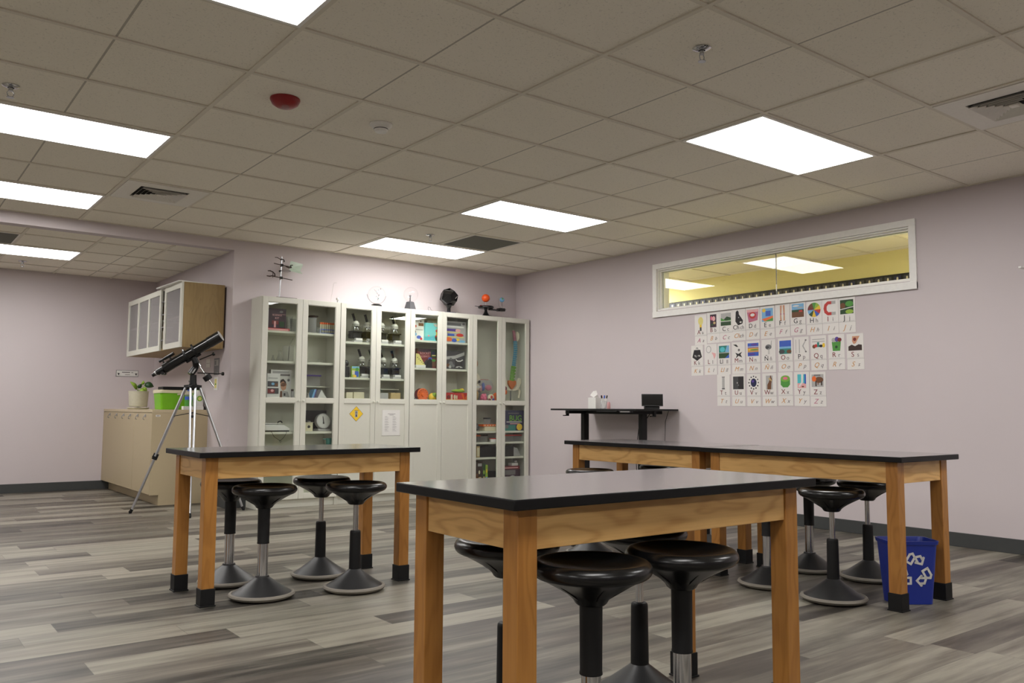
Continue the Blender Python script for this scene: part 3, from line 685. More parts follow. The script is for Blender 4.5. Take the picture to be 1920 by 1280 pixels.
o = MB(); o.add([(-.318, 0, 0), (-.296, 0, 0), (-.262, 0, .108), (-.284, 0, .108), (-.318, .1, 0), (-.296, .1, 0), (-.262, .1, .108), (-.284, .1, .108)], [(0, 1, 2, 3), (7, 6, 5, 4), (0, 4, 5, 1), (2, 6, 7, 3), (1, 5, 6, 2), (0, 3, 7, 4)], SKY)
o.add([(-.296, -.001, .01), (-.288, -.001, .01), (-.258, -.001, .108), (-.266, -.001, .108), (-.296, .09, .01), (-.288, .09, .01), (-.258, .09, .108), (-.266, .09, .108)], [(0, 1, 2, 3), (7, 6, 5, 4), (0, 4, 5, 1), (2, 6, 7, 3), (1, 5, 6, 2), (0, 3, 7, 4)], PURPLE)
tag(o.build('leaning_folder', None, (0, 5.14, S3+.0005), smooth=False), 'pale blue folder with purple edge leaning between two acrylic prisms', 'folder')
# --- unit 1, lower half
t = thing('shipping_scale', 'low white scale with black foot rim and trailing cable on the lower shelf', 'scale', (-.672, 5.2, S4+.0005))
m = MB(); m.add([(-.13, -.1, .012), (.118, -.1, .012), (.125, -.1, .03), (.06, -.1, .066), (-.13, -.1, .07), (-.13, .1, .012), (.118, .1, .012), (.125, .1, .03), (.06, .1, .066), (-.13, .1, .07)],
    [(0, 1, 2, 3, 4), (9, 8, 7, 6, 5), (0, 5, 6, 1), (1, 6, 7, 2), (2, 7, 8, 3), (3, 8, 9, 4), (4, 9, 5, 0)], PAPER); m.build('scale_body', t, bevel=.004)
m = MB(); m.bx(-.13, .12, -.098, .098, 0, .0115, RUBBER); m.build('foot_rim', t, bevel=.002)
m = MB(); m.bx(-.13, .03, -.095, .095, .074, .082, PAPER); m.bx(-.06, .0, -.02, .02, .069, .074, GREY); m.build('weighing_plate', t, bevel=.002)
m = MB(); m.tube([(-.08, -.099, .006), (-.07, -.125, -.0), (-.045, -.125, -.045), (0, -.125, -.075), (.03, -.125, -.09), (.022, -.125, -.105), (.01, -.125, -.09), (.05, -.125, -.06), (.075, -.125, -.02), (.08, -.12, 0), (.085, -.099, .006)], .0018, RUBBER, 6); m.build('cable', t)
m = MB(); m.tube([(-.118, -.06, .083), (-.12, -.06, .13), (-.124, -.06, .155)], .005, DBROWN, 8); m.build('post', t)
m = MB(); m.tube([(.035, .0, .07), (.045, .0, .095), (.07, .0, .10), (.085, .0, .085)], .006, RUBBER, 8); m.build('hook', t)
t = thing('timer_box', 'small cream box with a black dial next to the round kitchen scale', 'timer', (-.325, 5.16, S4+.0005))
m = MB(); m.bx(-.042, .042, 0, .08, 0, .085, CREAM); m.bx(-.05, .05, -.004, .084, .0855, .09, LTGREY); m.build('timer_body', t, bevel=.003)
m = MB(); m.lathe([(0, 0), (.014, 0), (.012, .008), (0, .008)], INK, 16, Matrix.Translation((.0, -.0005, .045)) @ Matrix.Rotation(PI/2, 4, 'X')); m.build('dial_knob', t)
m = MB(); m.lathe([(0, .0905), (.010, .0905), (.004, .108), (0, .11)], INK, 12, c=(-.022, .03, 0)); m.lathe([(0, .0905), (.018, .0905), (.02, .10), (0, .102)], LTGREY, 16, c=(.015, .04, 0)); m.build('top_knobs', t)
t = thing('kitchen_scale', 'round-faced white dial kitchen scale on the lower shelf', 'scale', (-.168, 5.17, S4+.0005))
m = MB(); m.bx(-.062, .068, -.02, .10, 0, .022, LTGREY); m.bx(-.03, .035, .02, .07, .022, .06, LTGREY); m.build('scale_base', t, bevel=.004)
M = Matrix.Translation((-.003, 0, .1)) @ Matrix.Rotation(PI/2-.12, 4, 'X')
m = MB(); m.lathe([(0, -.05), (.07, -.05), (.078, -.03), (.078, .012), (.074, .016), (.071, .010), (0, .010)], LTGREY, 36, M); m.build('dial_case', t)
m = MB(); m.lathe([(0, .0102), (.070, .0102), (.070, .0115), (0, .0115)], PAPER, 36, M)
for k in range(24):
    a = k*PI/12; m.prism([(math.cos(a)*.058-math.sin(a)*.001, math.sin(a)*.058+math.cos(a)*.001), (math.cos(a)*.066-math.sin(a)*.001, math.sin(a)*.066+math.cos(a)*.001), (math.cos(a)*.066+math.sin(a)*.001, math.sin(a)*.066-math.cos(a)*.001), (math.cos(a)*.058+math.sin(a)*.001, math.sin(a)*.058-math.cos(a)*.001)], .0115, .012, GREYINK, M)
m.build('dial_face', t)
m = MB(); m.prism([(-.006, -.03), (.006, -.03), (.002, .045), (-.004, .048)], .0125, .0145, INK, M @ Matrix.Rotation(.06, 4, 'Z')); m.prism(disc(0, -.02, .008), .0125, .015, INK, M); m.build('pointer', t)
boxthing('black_case', 'black case standing behind the kitchen scale and cream timer', 'case', -.372, -.082, S4, .936, BLACKM, 5.285, .055)
t = thing('green_cup', 'small green measuring cup on the shelf under the kitchen scale', 'cup', (-.112, 5.15, .590))
m = MB(); m.lathe([(0, 0), (.026, 0), (.032, .068), (.030, .068), (.024, .004), (0, .004)], TEAL, 20); m.build('cup_body', t)
m = MB(); m.tube([(-.03, 0, .06), (-.05, 0, .06), (-.062, 0, .062)], .005, TEAL, 6); m.build('handle', t)
m = MB(); m.bx(-.055, .035, -.02, .12, -.1595, -.0, PAPER); o = m.build('kit_box', None, (-.112, 5.165, .590)); tag(o, 'plain white box that the green cup stands on', 'box')

# --- microscopes
def microscope(label, loc):
    t = thing('microscope', label, 'microscope', loc, 0, 'student microscopes')
    m = MB(); m.bx(-.05, .05, -.07, .09, 0, .016, LTGREY); m.prism([(-.03, -.068), (.05, -.068), (.03, -.03), (-.03, -.03)], .0161, .042, PAPER); m.build('base', t, bevel=.004)
    m = MB(); m.bx(-.046, .046, -.035, .075, .046, .105, BLACKM); m.bx(-.055, .055, -.05, .06, .1055, .118, BLACK); m.build('stage', t, bevel=.003)
    m = MB(); m.tube([(.0, .07, .04), (.0, .078, .12), (.0, .055, .175), (.0, .02, .19)], [.020, .019, .018, .018], LACQ, 12); m.build('arm', t)
    m = MB(); m.lathe([(0, .172), (.034, .172), (.037, .180), (.037, .196), (.030, .214), (.016, .226), (0, .228)], LACQ, 24); m.lathe([(.0375, .186), (.0382, .188), (.0375, .19)], INK, 24); m.build('head', t)
    m = MB(); m.lathe([(0, .158), (.024, .158), (.028, .171), (0, .171)], CHROME, 20)
    for a in (-.6, .9, 2.6):
        d = Vector((math.cos(a)*.55, -.35-.2*math.sin(a), -1)).normalized(); p = Vector((math.cos(a)*.014, -.006, .16)); m.tube([p, p+d*.03, p+d*.036], [.009, .008, .005], CHROME, 10)
    m.build('nosepiece', t)
    m = MB(); m.cyl((-.008, 0, .215), (-.042, -.012, .292), .0125, BLACK, 14); m.cyl((-.0415, -.012, .291), (-.044, -.0125, .297), .015, BLACK, 14); m.build('eyepiece', t)
    for s_ in (-1, 1): m = MB(); m.cyl((s_*.0465, .045, .075), (s_*.060, .045, .075), .016, BLACK, 16); m.build('focus_knob', t)
    return t
c0 = microscope('white and black microscope on the upper microscope shelf, first beside the tall jar bookcase', (.176, 5.18, 1.6455))
for x, z, lb in [(.318, 1.6455, 'white and black microscope on the upper microscope shelf, second, against the middle stile'), (.478, 1.6455, 'white and black microscope on the upper microscope shelf, third, partly behind the middle stile'), (.640, 1.6455, 'white and black microscope on the upper microscope shelf, last before the kit boxes'),
    (.252, 1.2775, 'white and black microscope on the lower microscope shelf beside the yellow-green box'), (.378, 1.2775, 'white and black microscope on the lower microscope shelf, mostly behind the middle stile'), (.504, 1.2775, 'white and black microscope on the lower microscope shelf, right of the middle stile'), (.642, 1.2775, 'white and black microscope on the lower microscope shelf, last before the rocket kit')]:
    dup(c0, (x, 5.18, z), None, lb)
t = thing('black_lamp', 'small black round-headed lamp left of the yellow-green box', 'lamp', (.062, 5.16, 1.2775))
m = MB(); m.bx(-.03, .035, -.02, .06, 0, .11, BLACKM); m.build('lamp_body', t, bevel=.004)
m = MB(); m.ell((.0, .0, .145), (.032, .03, .034), BLACK); m.build('lamp_head', t)
boxthing('slide_box', 'yellow-green picture box in front of the lower microscopes', 'kit box', .101, .192, 1.277, 1.394, LGREEN, 5.105, .02,
    [(rect(.05, .95, .80, .97), SKY), (disc(.7, .72, .2, .16), GREEN), (rect(.42, .9, .05, .55), BLUE), (rect(.08, .40, .25, .62), CREAM), (disc(.4, .12, .22, .12), YELL)])
boxthing('cream_box', 'cream box on the shelf below the microscopes beside the left stile', 'box', .058, .128, S3, 1.125, CREAM, 5.12, .07)
boxthing('cream_box', 'wider cream box under the riser in the left microscope door', 'box', .146, .266, S3, 1.128, CREAM, 5.13, .07)
boxthing('cream_box', 'white box under the riser in the right microscope door, beside the stile', 'box', .445, .543, S3, 1.125, LTGREY, 5.12, .07)
boxthing('cream_box', 'tan box under the riser in the right microscope door', 'box', .572, .690, S3, 1.128, TAN, 5.12, .07)
# --- unit 3
boxthing('circuit_kit_box', 'white kit box with red and blue pictures beside the turquoise box', 'kit box', .842, .984, 1.706, 1.938, PAPER, 5.14, .05,
    [(rect(.5, .95, .68, .82), BROWN), (disc(.25, .66, .08, .06), RED), (disc(.2, .40, .08, .06), GREYINK), (rect(.25, .9, .49, .51), INK), (disc(.2, .28, .16, .08), SKY), (disc(.55, .15, .2, .08), BLUE), (disc(.75, .08, .1, .06), RED), (disc(.7, .9, .05, .03), INK)])
boxthing('toy_ship_box', 'turquoise kit box picturing a colourful model ship', 'kit box', .982, 1.205, 1.706, 1.902, TURQ, 5.11, .05,
    [([(.55, .22), (.98, .22), (.95, .02), (.62, .02)], DGREEN), (rect(.62, .74, .24, .55), YELL), (disc(.68, .58, .09, .08), RED), (rect(.78, .96, .30, .70), PURPLE), (disc(.86, .42, .07, .07), BLUE), (disc(.62, .27, .06, .05), RED), (rect(.74, .96, .22, .28), YELL), (disc(.2, .28, .05, .04), PINK), (disc(.38, .12, .06, .04), SKY), ([(.45, .95), (.6, .80), (.95, .86), (.98, .98)], LTGREY)])
boxthing('grey_kit_box', 'grey kit box peeking up behind the turquoise ship box', 'kit box', 1.060, 1.185, 1.706, 1.938, LTGREY, 5.2, .06, [(rect(.1, .6, .86, .95), GREY)])
boxthing('pattern_block_bag', 'clear zip bag of coloured pattern shapes on the top shelf', 'kit bag', 1.262, 1.534, 1.706, 1.945, LTGREY, 5.13, .05,
    [(rect(.0, .75, .80, .92), GREY), (rect(.03, .9, .70, .78), PAPER), (rect(.02, .5, .52, .64), PURPLE), (disc(.6, .57, .13, .07), LPINK), (rect(.02, .7, .46, .50), LYELL), (rect(.1, .42, .30, .40), BLUE), (disc(.7, .36, .18, .08), RED), (rect(.0, .9, .24, .28), LYELL), (disc(.15, .14, .16, .1), ORANGE), (disc(.42, .10, .12, .09), BLUE), (disc(.6, .14, .08, .06), YELL), (disc(.8, .06, .16, .06), SKY), (disc(.88, .9, .06, .05), GREY)])
boxthing('rocket_kit_box', 'dark red rocket kit box on the middle shelf', 'kit box', .915, 1.165, S2-.009, 1.62, DRED, 5.16, .06,
    [([(0, 1), (1, 1), (1, .72), (0, .86)], DPURPLE), ('t', 'ROCKET', .42, .76, .17, LPINK, .06), ('t', 'SCIENCE', .40, .60, .14, LPINK, .06), (rect(.70, .98, .55, .98), DGREEN), (disc(.82, .78, .1, .1), NAVY), (rect(.76, .95, .64, .70), LYELL), ([(.35, 0), (.36, .28), (.5, .48), (.62, .30), (.68, 0)], INK), (disc(.66, .48, .1, .09), BLUE), (rect(.7, .98, .1, .34), BROWN), (disc(.84, .42, .12, .07), GREEN)])
o = MB(); o.bx(-.062, .062, -.05, .05, 0, .03, PAPER); tag(o.build('paper_stack', None, (.925, 5.105+.04, S2-.0095), bevel=.002), 'low stack of white booklets left of the rocket kit box', 'booklets')
o = MB(); o.add([(-.05, 0, 0), (.065, 0, 0), (-.012, 0, .12), (-.05, 0, .125), (-.05, .006, 0), (.065, .006, 0), (-.012, .006, .12), (-.05, .006, .125)], [(0, 1, 2, 3), (7, 6, 5, 4), (0, 4, 5, 1), (2, 6, 7, 3), (1, 5, 6, 2), (0, 3, 7, 4)], LYELL)
for q in range(5): o.prism(disc(-.03+q*.018, .08-q*.016, .008, .004, 8), 0, .0008, INK, face_y(0, -.0002, 0))
tag(o.build('folded_leaflet', None, (.925, 5.118, S2+.0215), smooth=False), 'pale yellow leaflet propped on the white booklets', 'leaflet')
boxthing('gear_kit_bag', 'grey kit bag printed with gears and a white curved stripe', 'kit bag', 1.268, 1.533, S2-.009, 1.614, DGREY, 5.15, .05,
    [([(0, .66), (.5, .74), (1, .96), (1, .78), (.5, .56), (0, .5)], LTGREY), (disc(.3, .30, .11, .12), GREY), (disc(.16, .2, .08, .1), BROWN), (disc(.26, .12, .07, .08), LTGREY), (disc(.42, .18, .07, .08), GREY), (rect(.52, .90, .05, .52), INK), ([(.54, .50), (.64, .42), (.78, .42), (.92, .50), (.90, .55), (.78, .48), (.64, .48), (.56, .55)], PAPER), (disc(.72, .08, .18, .1, 12, 0, PI), LTGREY), (disc(.72, .10, .04, .04), INK), (disc(.3, .56, .06, .06), GREY)])
o = MB(); o.prism([(.0, 0), (.08, 0), (.075, .09), (.05, .105), (.02, .075)], 0, .02, BLACKM, face_y(-.035, 0, 0)); tag(o.build('black_pouch', None, (1.035, 5.128, S2-.0095), bevel=.003), 'small black pouch leaning on the rocket kit box', 'pouch')
t = thing('cable_reel', 'round orange plastic reel standing on the bottom glass shelf', 'reel', (.988, 5.16, 1.0405))
M = Matrix.Translation((0, 0, .0725)) @ Matrix.Rotation(PI/2, 4, 'X')
m = MB(); m.lathe([(0, .0), (.07, .0), (.07, .012), (.062, .016), (.05, .012), (.02, .012), (.016, .022), (.0, .022)], ORANGE, 32, M); m.build('front_flange', t)
m = MB(); m.lathe([(0, -.05), (.072, -.05), (.072, -.042), (.03, -.042), (.03, -.0005), (0, -.0005)], DRED, 32, M); m.build('rear_flange', t)
m = MB()
for k in range(12): m.prism([(math.cos(k*PI/6)*.055-.004, math.sin(k*PI/6)*.055-.003), (math.cos(k*PI/6)*.055+.004, math.sin(k*PI/6)*.055-.003), (math.cos(k*PI/6)*.055+.004, math.sin(k*PI/6)*.055+.003), (math.cos(k*PI/6)*.055-.004, math.sin(k*PI/6)*.055+.003)], .0145, .018, DRED, M)
m.build('slots', t)
o = MB(); o.ell((0, 0, .048), (.055, .04, .048), YELL, 14); o.ell((.01, -.02, .07), (.035, .03, .03), LGREEN, 12); tag(o.build('yellow_pouch', None, (1.128, 5.17, 1.0405)), 'yellow and green soft pouch beside the orange reel', 'pouch')
boxthing('grey_pouch', 'flat grey pouch at the stile left of the orange reel', 'pouch', .838, .905, S3, 1.075, GREY, 5.15, .05)
boxthing('red_game_box', 'long red and yellow box on the bottom glass shelf', 'game box', 1.270, 1.560, S3, 1.142, RED, 5.12, .09,
    [(rect(0, 1, 0, .26), YELL), (rect(.22, .30, .25, .8), CREAM), (disc(.40, .52, .05, .26), CREAM), (rect(.47, .52, .3, .7), CREAM), ([(.7, .9), (.8, .3), (.86, .3), (.8, .95)], ORANGE), (disc(.12, .52, .08, .2), DRED), ([(.9, .0), (1, .0), (1, .8), (.88, .5)], ORANGE)])
o = MB(); o.ell((0, 0, .02), (.09, .05, .022), LGREEN, 14); o.ell((.05, 0, .03), (.03, .03, .022), YELL, 12); tag(o.build('yellow_pouch', None, (1.46, 5.165, 1.1425)), 'yellow-green soft bag lying on the red game box', 'pouch')
# --- unit 4, upper: anatomy models
t = thing('torso_model', 'anatomical head and skull model half hidden by the stile of the spine bookcase', 'anatomy model', (1.712, 5.215, 1.0405))
m = MB(); m.lathe([(0, 0), (.05, 0), (.05, .02), (.018, .03), (.018, .40), (0, .41)], DBROWN, 20); m.build('stand', t)
m = MB(); m.ell((.0, 0, .27), (.072, .07, .075), BONE, 20); m.ell((.01, -.02, .17), (.05, .05, .05), BONE, 16); m.ell((.035, -.058, .235), (.016, .016, .018), INK, 10); m.ell((-.02, -.062, .235), (.016, .014, .018), INK, 10); m.bx(-.02, .05, -.07, -.05, .165, .185, PAPER); m.build('skull', t)
m = MB(); m.ell((.0, 0, .445), (.044, .05, .06), SKIN, 18); m.ell((.0, -.05, .435), (.012, .014, .016), SKIN, 8); m.build('head', t)
m = MB(); m.ell((.022, -.0, .08), (.038, .045, .075), TAN, 14); m.build('torso', t)
t = thing('organ_bag', 'clear zip bag holding pink and blue organ models', 'bag', (1.885, 5.24, 1.0405))
m = MB(); m.bx(-.06, .06, -.03, .05, 0, .10, LTGREY); m.build('carton', t)
m = MB(); m.ell((0, 0, .185), (.118, .05, .085), CLEARP, 20); m.prism([(-.10, .26), (.10, .26), (.112, .20), (-.112, .20)], -.004, .004, CLEARP, Matrix.Rotation(PI/2, 4, 'X')); m.build('bag_film', t)
m = MB(); m.bx(-.058, .05, -.006, .006, .2605, .266, RED); m.build('zip_slider', t)
m = MB(); m.ell((.045, -.01, .17), (.045, .03, .035), PINK, 12); m.ell((-.03, -.01, .18), (.02, .025, .05), BLUE, 12); m.ell((-.06, 0, .16), (.025, .02, .04), LPINK, 10); m.build('organs', t)
t = thing('brain_model', 'pink brain model in front of the organ bag', 'anatomy model', (1.790, 5.130, 1.0405))
m = MB()
for q in range(14):
    a = q*2.4; m.ell((math.cos(a)*.026*(1-q/28), math.sin(a)*.02*(1-q/28), .035+q*.0035), (.022, .020, .022), PINK, 10)
m.build('brain', t)
m = MB(); m.lathe([(0, 0), (.035, 0), (.03, .012), (.01, .02), (0, .02)], RED, 16); m.build('stand', t)
t = thing('cell_model', 'cream and orange wedge-shaped heart model beside the pink brain', 'anatomy model', (1.905, 5.13, 1.0405))
m = MB(); m.ell((-.01, 0, .05), (.045, .03, .045), CREAM, 16); m.prism([(.02, 0), (.062, 0), (.056, .112), (.03, .09)], -.015, .015, ORANGE, Matrix.Rotation(PI/2, 4, 'X')); m.build('body', t)
m = MB(); m.ell((-.02, -.026, .06), (.016, .012, .02), RED, 10); m.ell((.005, -.028, .03), (.018, .01, .016), PURPLE, 10); m.ell((-.04, -.015, .025), (.018, .015, .02), DRED, 10); m.build('chambers', t)
rev('red_canister', 'small dark red canister by the middle stile of the spine bookcase', 'canister', 1.985, 5.13, 1.0405, [(0, 0), (.018, 0), (.018, .055), (.014, .06), (0, .06)], DRED, 16)
t = thing('spine_model', 'hanging spine model with coloured vertebrae and bone-white pelvis', 'anatomy model', (2.270, 5.19, 1.0405))
def curve(s):  # s 0..1 from the tail up
    return Vector((-.030+.05*math.sin(s*PI*1.1)*.6+.03*s, .012*math.sin(s*2*PI), .255+s*.605))
V = [('lumbar_vertebrae', SGREEN, 0, 5, .026), ('thoracic_vertebrae', SBLUE, 5, 17, .020), ('cervical_vertebrae', SPINK, 17, 24, .015)]
hs = [k/24*1.0 for k in range(25)]
ss = [0]
for k in range(24): ss.append(ss[-1] + (.058 if k < 5 else .0395 if k < 17 else .028))
ss = [a/ss[-1] for a in ss]
for nm, mt, a, b_, r_ in V:
    m = MB()
    for k in range(a, b_):
        p, q = curve(ss[k]), curve(ss[k+1]); g = (q-p)*.86
        m.tube([p, p+g*.2, p+g*.5, p+g*.8, p+g], [r_, r_*1.05, r_*.88, r_*1.05, r_], mt, 12)
        m.tube([p+g*.5, p+g*.5+Vector((r_*1.7, .0, -.006))], [r_*.45, r_*.2], mt, 6); m.tube([p+g*.5+Vector((0, -r_*.6, 0)), p+g*.5+Vector((r_*.5, -r_*1.7, 0))], [r_*.35, r_*.2], mt, 6); m.tube([p+g*.5+Vector((0, r_*.6, 0)), p+g*.5+Vector((r_*.5, r_*1.7, 0))], [r_*.35, r_*.2], mt, 6)
    m.build(nm, t)
m = MB()
for k in range(24):
    p = curve(ss[k+1]); m.tube([p+Vector((0, 0, -.003)), p+Vector((0, 0, .003))], .014, CREAM, 10)
m.build('discs', t)
m = MB(); m.ell((.055, .01, .79), (.028, .04, .062), BONE, 14); m.build('skull_base', t)
m = MB(); m.prism([(-.078, .262), (.02, .262), (.030, .245), (.022, .212), (-.004, .180), (-.028, .158), (-.054, .180), (-.078, .212), (-.086, .245)], -.016, .016, SORANGE, Matrix.Translation((.0, 0, 0)) @ Matrix.Rotation(PI/2, 4, 'X'))
for r_ in range(3):
    for sx in (-.052, -.008): m.ell((sx, -.016, .235-r_*.022), (.007, .004, .005), DRED, 8)
m.build('sacrum', t, bevel=.004)
for sx, nm in ((-1, 0), (1, 1)):
    m = MB(); c0_ = -.030
    pts = [(c0_+sx*.05, .17), (c0_+sx*.075, .20), (c0_+sx*.07, .25), (c0_+sx*.10, .295), (c0_+sx*.135, .29), (c0_+sx*.14, .24), (c0_+sx*.115, .19), (c0_+sx*.09, .155), (c0_+sx*.05, .142), (c0_+sx*.008, .140), (c0_+sx*.008, .155)]
    m.prism(pts if sx > 0 else pts[::-1], -.02, .014, BONE, Matrix.Rotation(PI/2, 4, 'X')); m.build('hip_bone', t, bevel=.006)
    m = MB(); m.ell((c0_+sx*.098, -.004, .165), (.018, .02, .018), BONE, 12); m.tube([(c0_+sx*.10, -.004, .16), (c0_+sx*.118, -.004, .14), (c0_+sx*.112, -.004, .09), (c0_+sx*.104, -.004, .055)], [.014, .017, .012, .013], BONE, 10); m.build('femur', t)
m = MB(); m.lathe([(0, 0), (.07, 0), (.07, .008), (.006, .012), (.006, .27), (0, .27)], GREY, 20, c=(-.02, .03, 0)); m.build('stand', t)
t = thing('muscle_model', 'small red and orange muscle model left of the spine model', 'anatomy model', (2.105, 5.15, 1.0405))
m = MB(); m.lathe([(0, 0), (.022, 0), (.022, .01), (.006, .016), (.006, .1), (0, .1)], GREY, 14); m.build('stand', t)
m = MB(); m.ell((.01, 0, .12), (.028, .02, .03), ORANGE, 12); m.ell((.014, 0, .165), (.022, .018, .025), DRED, 12); m.build('muscle', t)
# --- unit 4, lower
t = thing('lidded_tub', 'cream tub with an orange slotted lid on the shelf beside the bug book', 'tub', (1.90, 5.16, .7115))
m = MB(); m.bx(-.10, .105, -.045, .06, 0, .052, CREAM); m.build('tub_body', t, bevel=.006)
m = MB(); m.bx(-.125, .11, -.05, .065, .0525, .076, ORANGE)
for k in range(6): m.bx(-.11+k*.038, -.09+k*.038, -.051, -.049, .058, .07, CREAM)
m.build('lid', t, bevel=.003)
t = thing('bug_jar', 'clear viewing jar with a black lid standing on the orange-lidded tub', 'jar', (1.872, 5.17, .7885))
m = MB(); m.lathe([(0, 0), (.040, 0), (.042, .058), (.039, .058), (.037, .004), (0, .004)], CLEARP, 24); m.build('jar_body', t)
m = MB(); m.lathe([(0, .0585), (.045, .0585), (.045, .074), (0, .075)], BLACKM, 24); m.build('lid', t)
o = MB(); o.ell((0, 0, .045), (.05, .03, .045), GREY, 12); tag(o.build('rubber_bug', None, (1.745, 5.22, .7115)), 'dark grey rubbery lump behind the orange-lidded tub', 'toy bug')
boxthing('bug_book', 'dark blue book with big lime BUG lettering', 'book', 2.080, 2.372, .711, .948, NAVY, 5.12, .035,
    [('t', 'BUG', .58, .60, .40, LIME), (rect(.12, .92, .40, .46), LTGREY), (rect(.3, .8, .32, .36), LPINK), (disc(.78, .18, .145, .165), YELL), (rect(.02, .58, .0, .28), TEAL), (disc(.14, .2, .09, .09), GREY), (rect(.2, .75, .84, .88), GREYINK)])
def jar(name, label, x, y, z, r, h, lidm, bodym):
    t = thing(name, label, 'jar', (x, y, z))
    m = MB(); m.lathe([(0, 0), (r, 0), (r*1.02, h*.8), (0, h*.8)], bodym, 20); m.build('jar_body', t)
    m = MB(); m.lathe([(0, h*.8+.0005), (r*1.12, h*.8+.0005), (r*1.12, h), (0, h)], lidm, 20); m.build('lid', t); return t
jar('specimen_tub', 'clear tub with dark brown lid on the narrow shelf under the orange-lidded tub', 1.845, 5.20, .5855, .045, .082, DBROWN, CLEARP)
jar('specimen_tub', 'low white tub with red lid on the narrow shelf', 1.935, 5.13, .5855, .045, .042, RED, PAPER)
t = thing('red_lid_box', 'clear flat box with a red lid on the narrow shelf under the bug book', 'box', (2.24, 5.2, .5855))
m = MB(); m.bx(-.14, .12, -.05, .06, 0, .062, CLEARP); m.build('box_body', t, bevel=.004)
m = MB(); m.bx(-.145, .125, -.055, .065, .0625, .078, RED); m.build('lid', t, bevel=.003)
t = thing('orange_lid_box', 'clear box with orange-brown lid at the left end of the narrow shelf', 'box', (1.74, 5.24, .5855))
m = MB(); m.bx(-.06, .05, -.05, .06, 0, .062, CLEARP); m.build('box_body', t, bevel=.004)
m = MB(); m.bx(-.064, .054, -.055, .065, .0625, .080, ORANGE); m.build('lid', t, bevel=.003)
boxthing('navy_storage_box', 'long navy storage box across both doors of the low shelf', 'storage box', 1.750, 2.232, .413, .531, BLACKM, 5.13, .16, [(rect(0, 1, .9, 1), BLACKM)])
boxthing('tan_book', 'tan book upright against the navy storage box', 'book', 1.700, 1.745, .413, .54, TAN, 5.13, .15, [(rect(.15, .85, .1, .85), CREAM)])
o = MB(); o.add([(-.055, -.04, 0), (.06, -.04, 0), (.02, -.02, .095), (-.045, -.02, .102), (-.055, .06, 0), (.06, .06, 0), (.02, .04, .095), (-.045, .04, .102)], [(0, 1, 2, 3), (7, 6, 5, 4), (0, 4, 5, 1), (2, 6, 7, 3), (1, 5, 6, 2), (0, 3, 7, 4)], LTGREY); tag(o.build('grey_bag', None, (2.295, 5.18, .4135), bevel=.012), 'soft pale grey bag right of the navy storage box', 'bag')
for x0, x1, z1, mt, lb, art in [(1.660, 1.778, .366, DBROWN, 'dark game box with white lettering at the left of the bottom shelf', [(rect(.45, .9, .80, .92), LTGREY), (disc(.62, .55, .1, .08), CREAM), (rect(.2, .5, .1, .5), BROWN), (rect(.55, .85, .05, .35), TAN)]),
    (1.780, 1.818, .340, DGREEN, 'dark green game box, second from the stile on the bottom shelf', [(disc(.5, .6, .3, .1), LGREEN), (rect(.2, .8, .1, .4), TAN)]), (1.820, 1.852, .325, LGREEN, 'pale green game box, third from the stile on the bottom shelf', [(rect(.1, .9, .05, .4), SKY), (disc(.5, .7, .3, .1), YELL)])]:
    boxthing('game_box', lb, 'game box', x0, x1, .098, z1, mt, 5.12, .15, art, 'game boxes on the bottom shelf')
boxthing('black_tray', 'black tray of odds and ends on the bottom shelf', 'tray', 1.860, 2.015, .098, .245, BLACKM, 5.16, .12)
boxthing('puzzle_box', 'maroon puzzle box with white line drawing, lower one on the bottom shelf', 'game box', 2.085, 2.318, .098, .262, DPURPLE, 5.115, .17, [(rect(.05, .7, .62, .95), GREYINK), (disc(.52, .3, .22, .28), LTGREY), (disc(.52, .3, .14, .18), DPURPLE), (rect(.1, .3, .2, .3), LPINK)])
boxthing('puzzle_box', 'red puzzle box lying on the maroon one', 'game box', 2.085, 2.315, .2625, .300, DRED, 5.12, .16, [(rect(.05, .9, .3, .6), LPINK)])
o = MB(); o.bx(-.045, .045, -.04, .04, 0, .03, PAPER); o.ell((.035, 0, .045), (.02, .02, .018), DBROWN, 10); tag(o.build('small_pack', None, (2.262, 5.18, .3010), bevel=.003), 'small white pack with a dark knob on top of the red puzzle box', 'pack')

# signs stuck on the solid doors
t = thing('diamond_sign', 'yellow diamond warning sign stuck on a white cabinet door', 'sign', (.146, FY+.008, .905))
M = face_y(0, -.0005, 0)
m = MB(); m.prism([(0, -.078), (.078, 0), (0, .078), (-.078, 0)], 0, .0012, BROWN, M); m.prism([(0, -.074), (.074, 0), (0, .074), (-.074, 0)], .0012, .0018, YELL, M); m.build('sign_plate', t, smooth=False)
m = MB(); m.prism(rect(-.016, .016, -.034, .03), .0018, .0024, LTGREY, M); m.prism(disc(.0, .012, .011, .013, 12), .0024, .003, GREY, M); m.prism([(-.008, -.03), (.008, -.03), (.006, -.005), (-.006, -.005)], .0024, .003, INK, M); m.prism(rect(-.022, .026, .032, .036), .0018, .0024, BROWN, M); m.build('printed_figure', t, smooth=False)
t = thing('notice_sheet', 'white printed notice in a clear sleeve on a cabinet door', 'notice', (.552, FY+.008, .815))
m = MB(); m.prism(rect(-.105, .105, -.135, .13), 0, .0014, PAPER, M)
m.prism(rect(-.112, .112, -.142, -.136), 0, .003, CLEARP, M); m.build('sheet', t, smooth=False)
m = MB()
for k, (a, b_) in enumerate([(-.04, .05), (-.02, .03)]): m.prism(rect(a, b_, .088-k*.012, .092-k*.012), .0015, .002, GREYINK, M)
for c_ in (-.075, .018):
    for k in range(18): m.prism(rect(c_, c_+.03+.025*((k*7) % 5)/5, .06-k*.009, .0625-k*.009), .0015, .002, LTGREY if k % 3 else GREYINK, M)
m.build('printed_text', t, smooth=False)

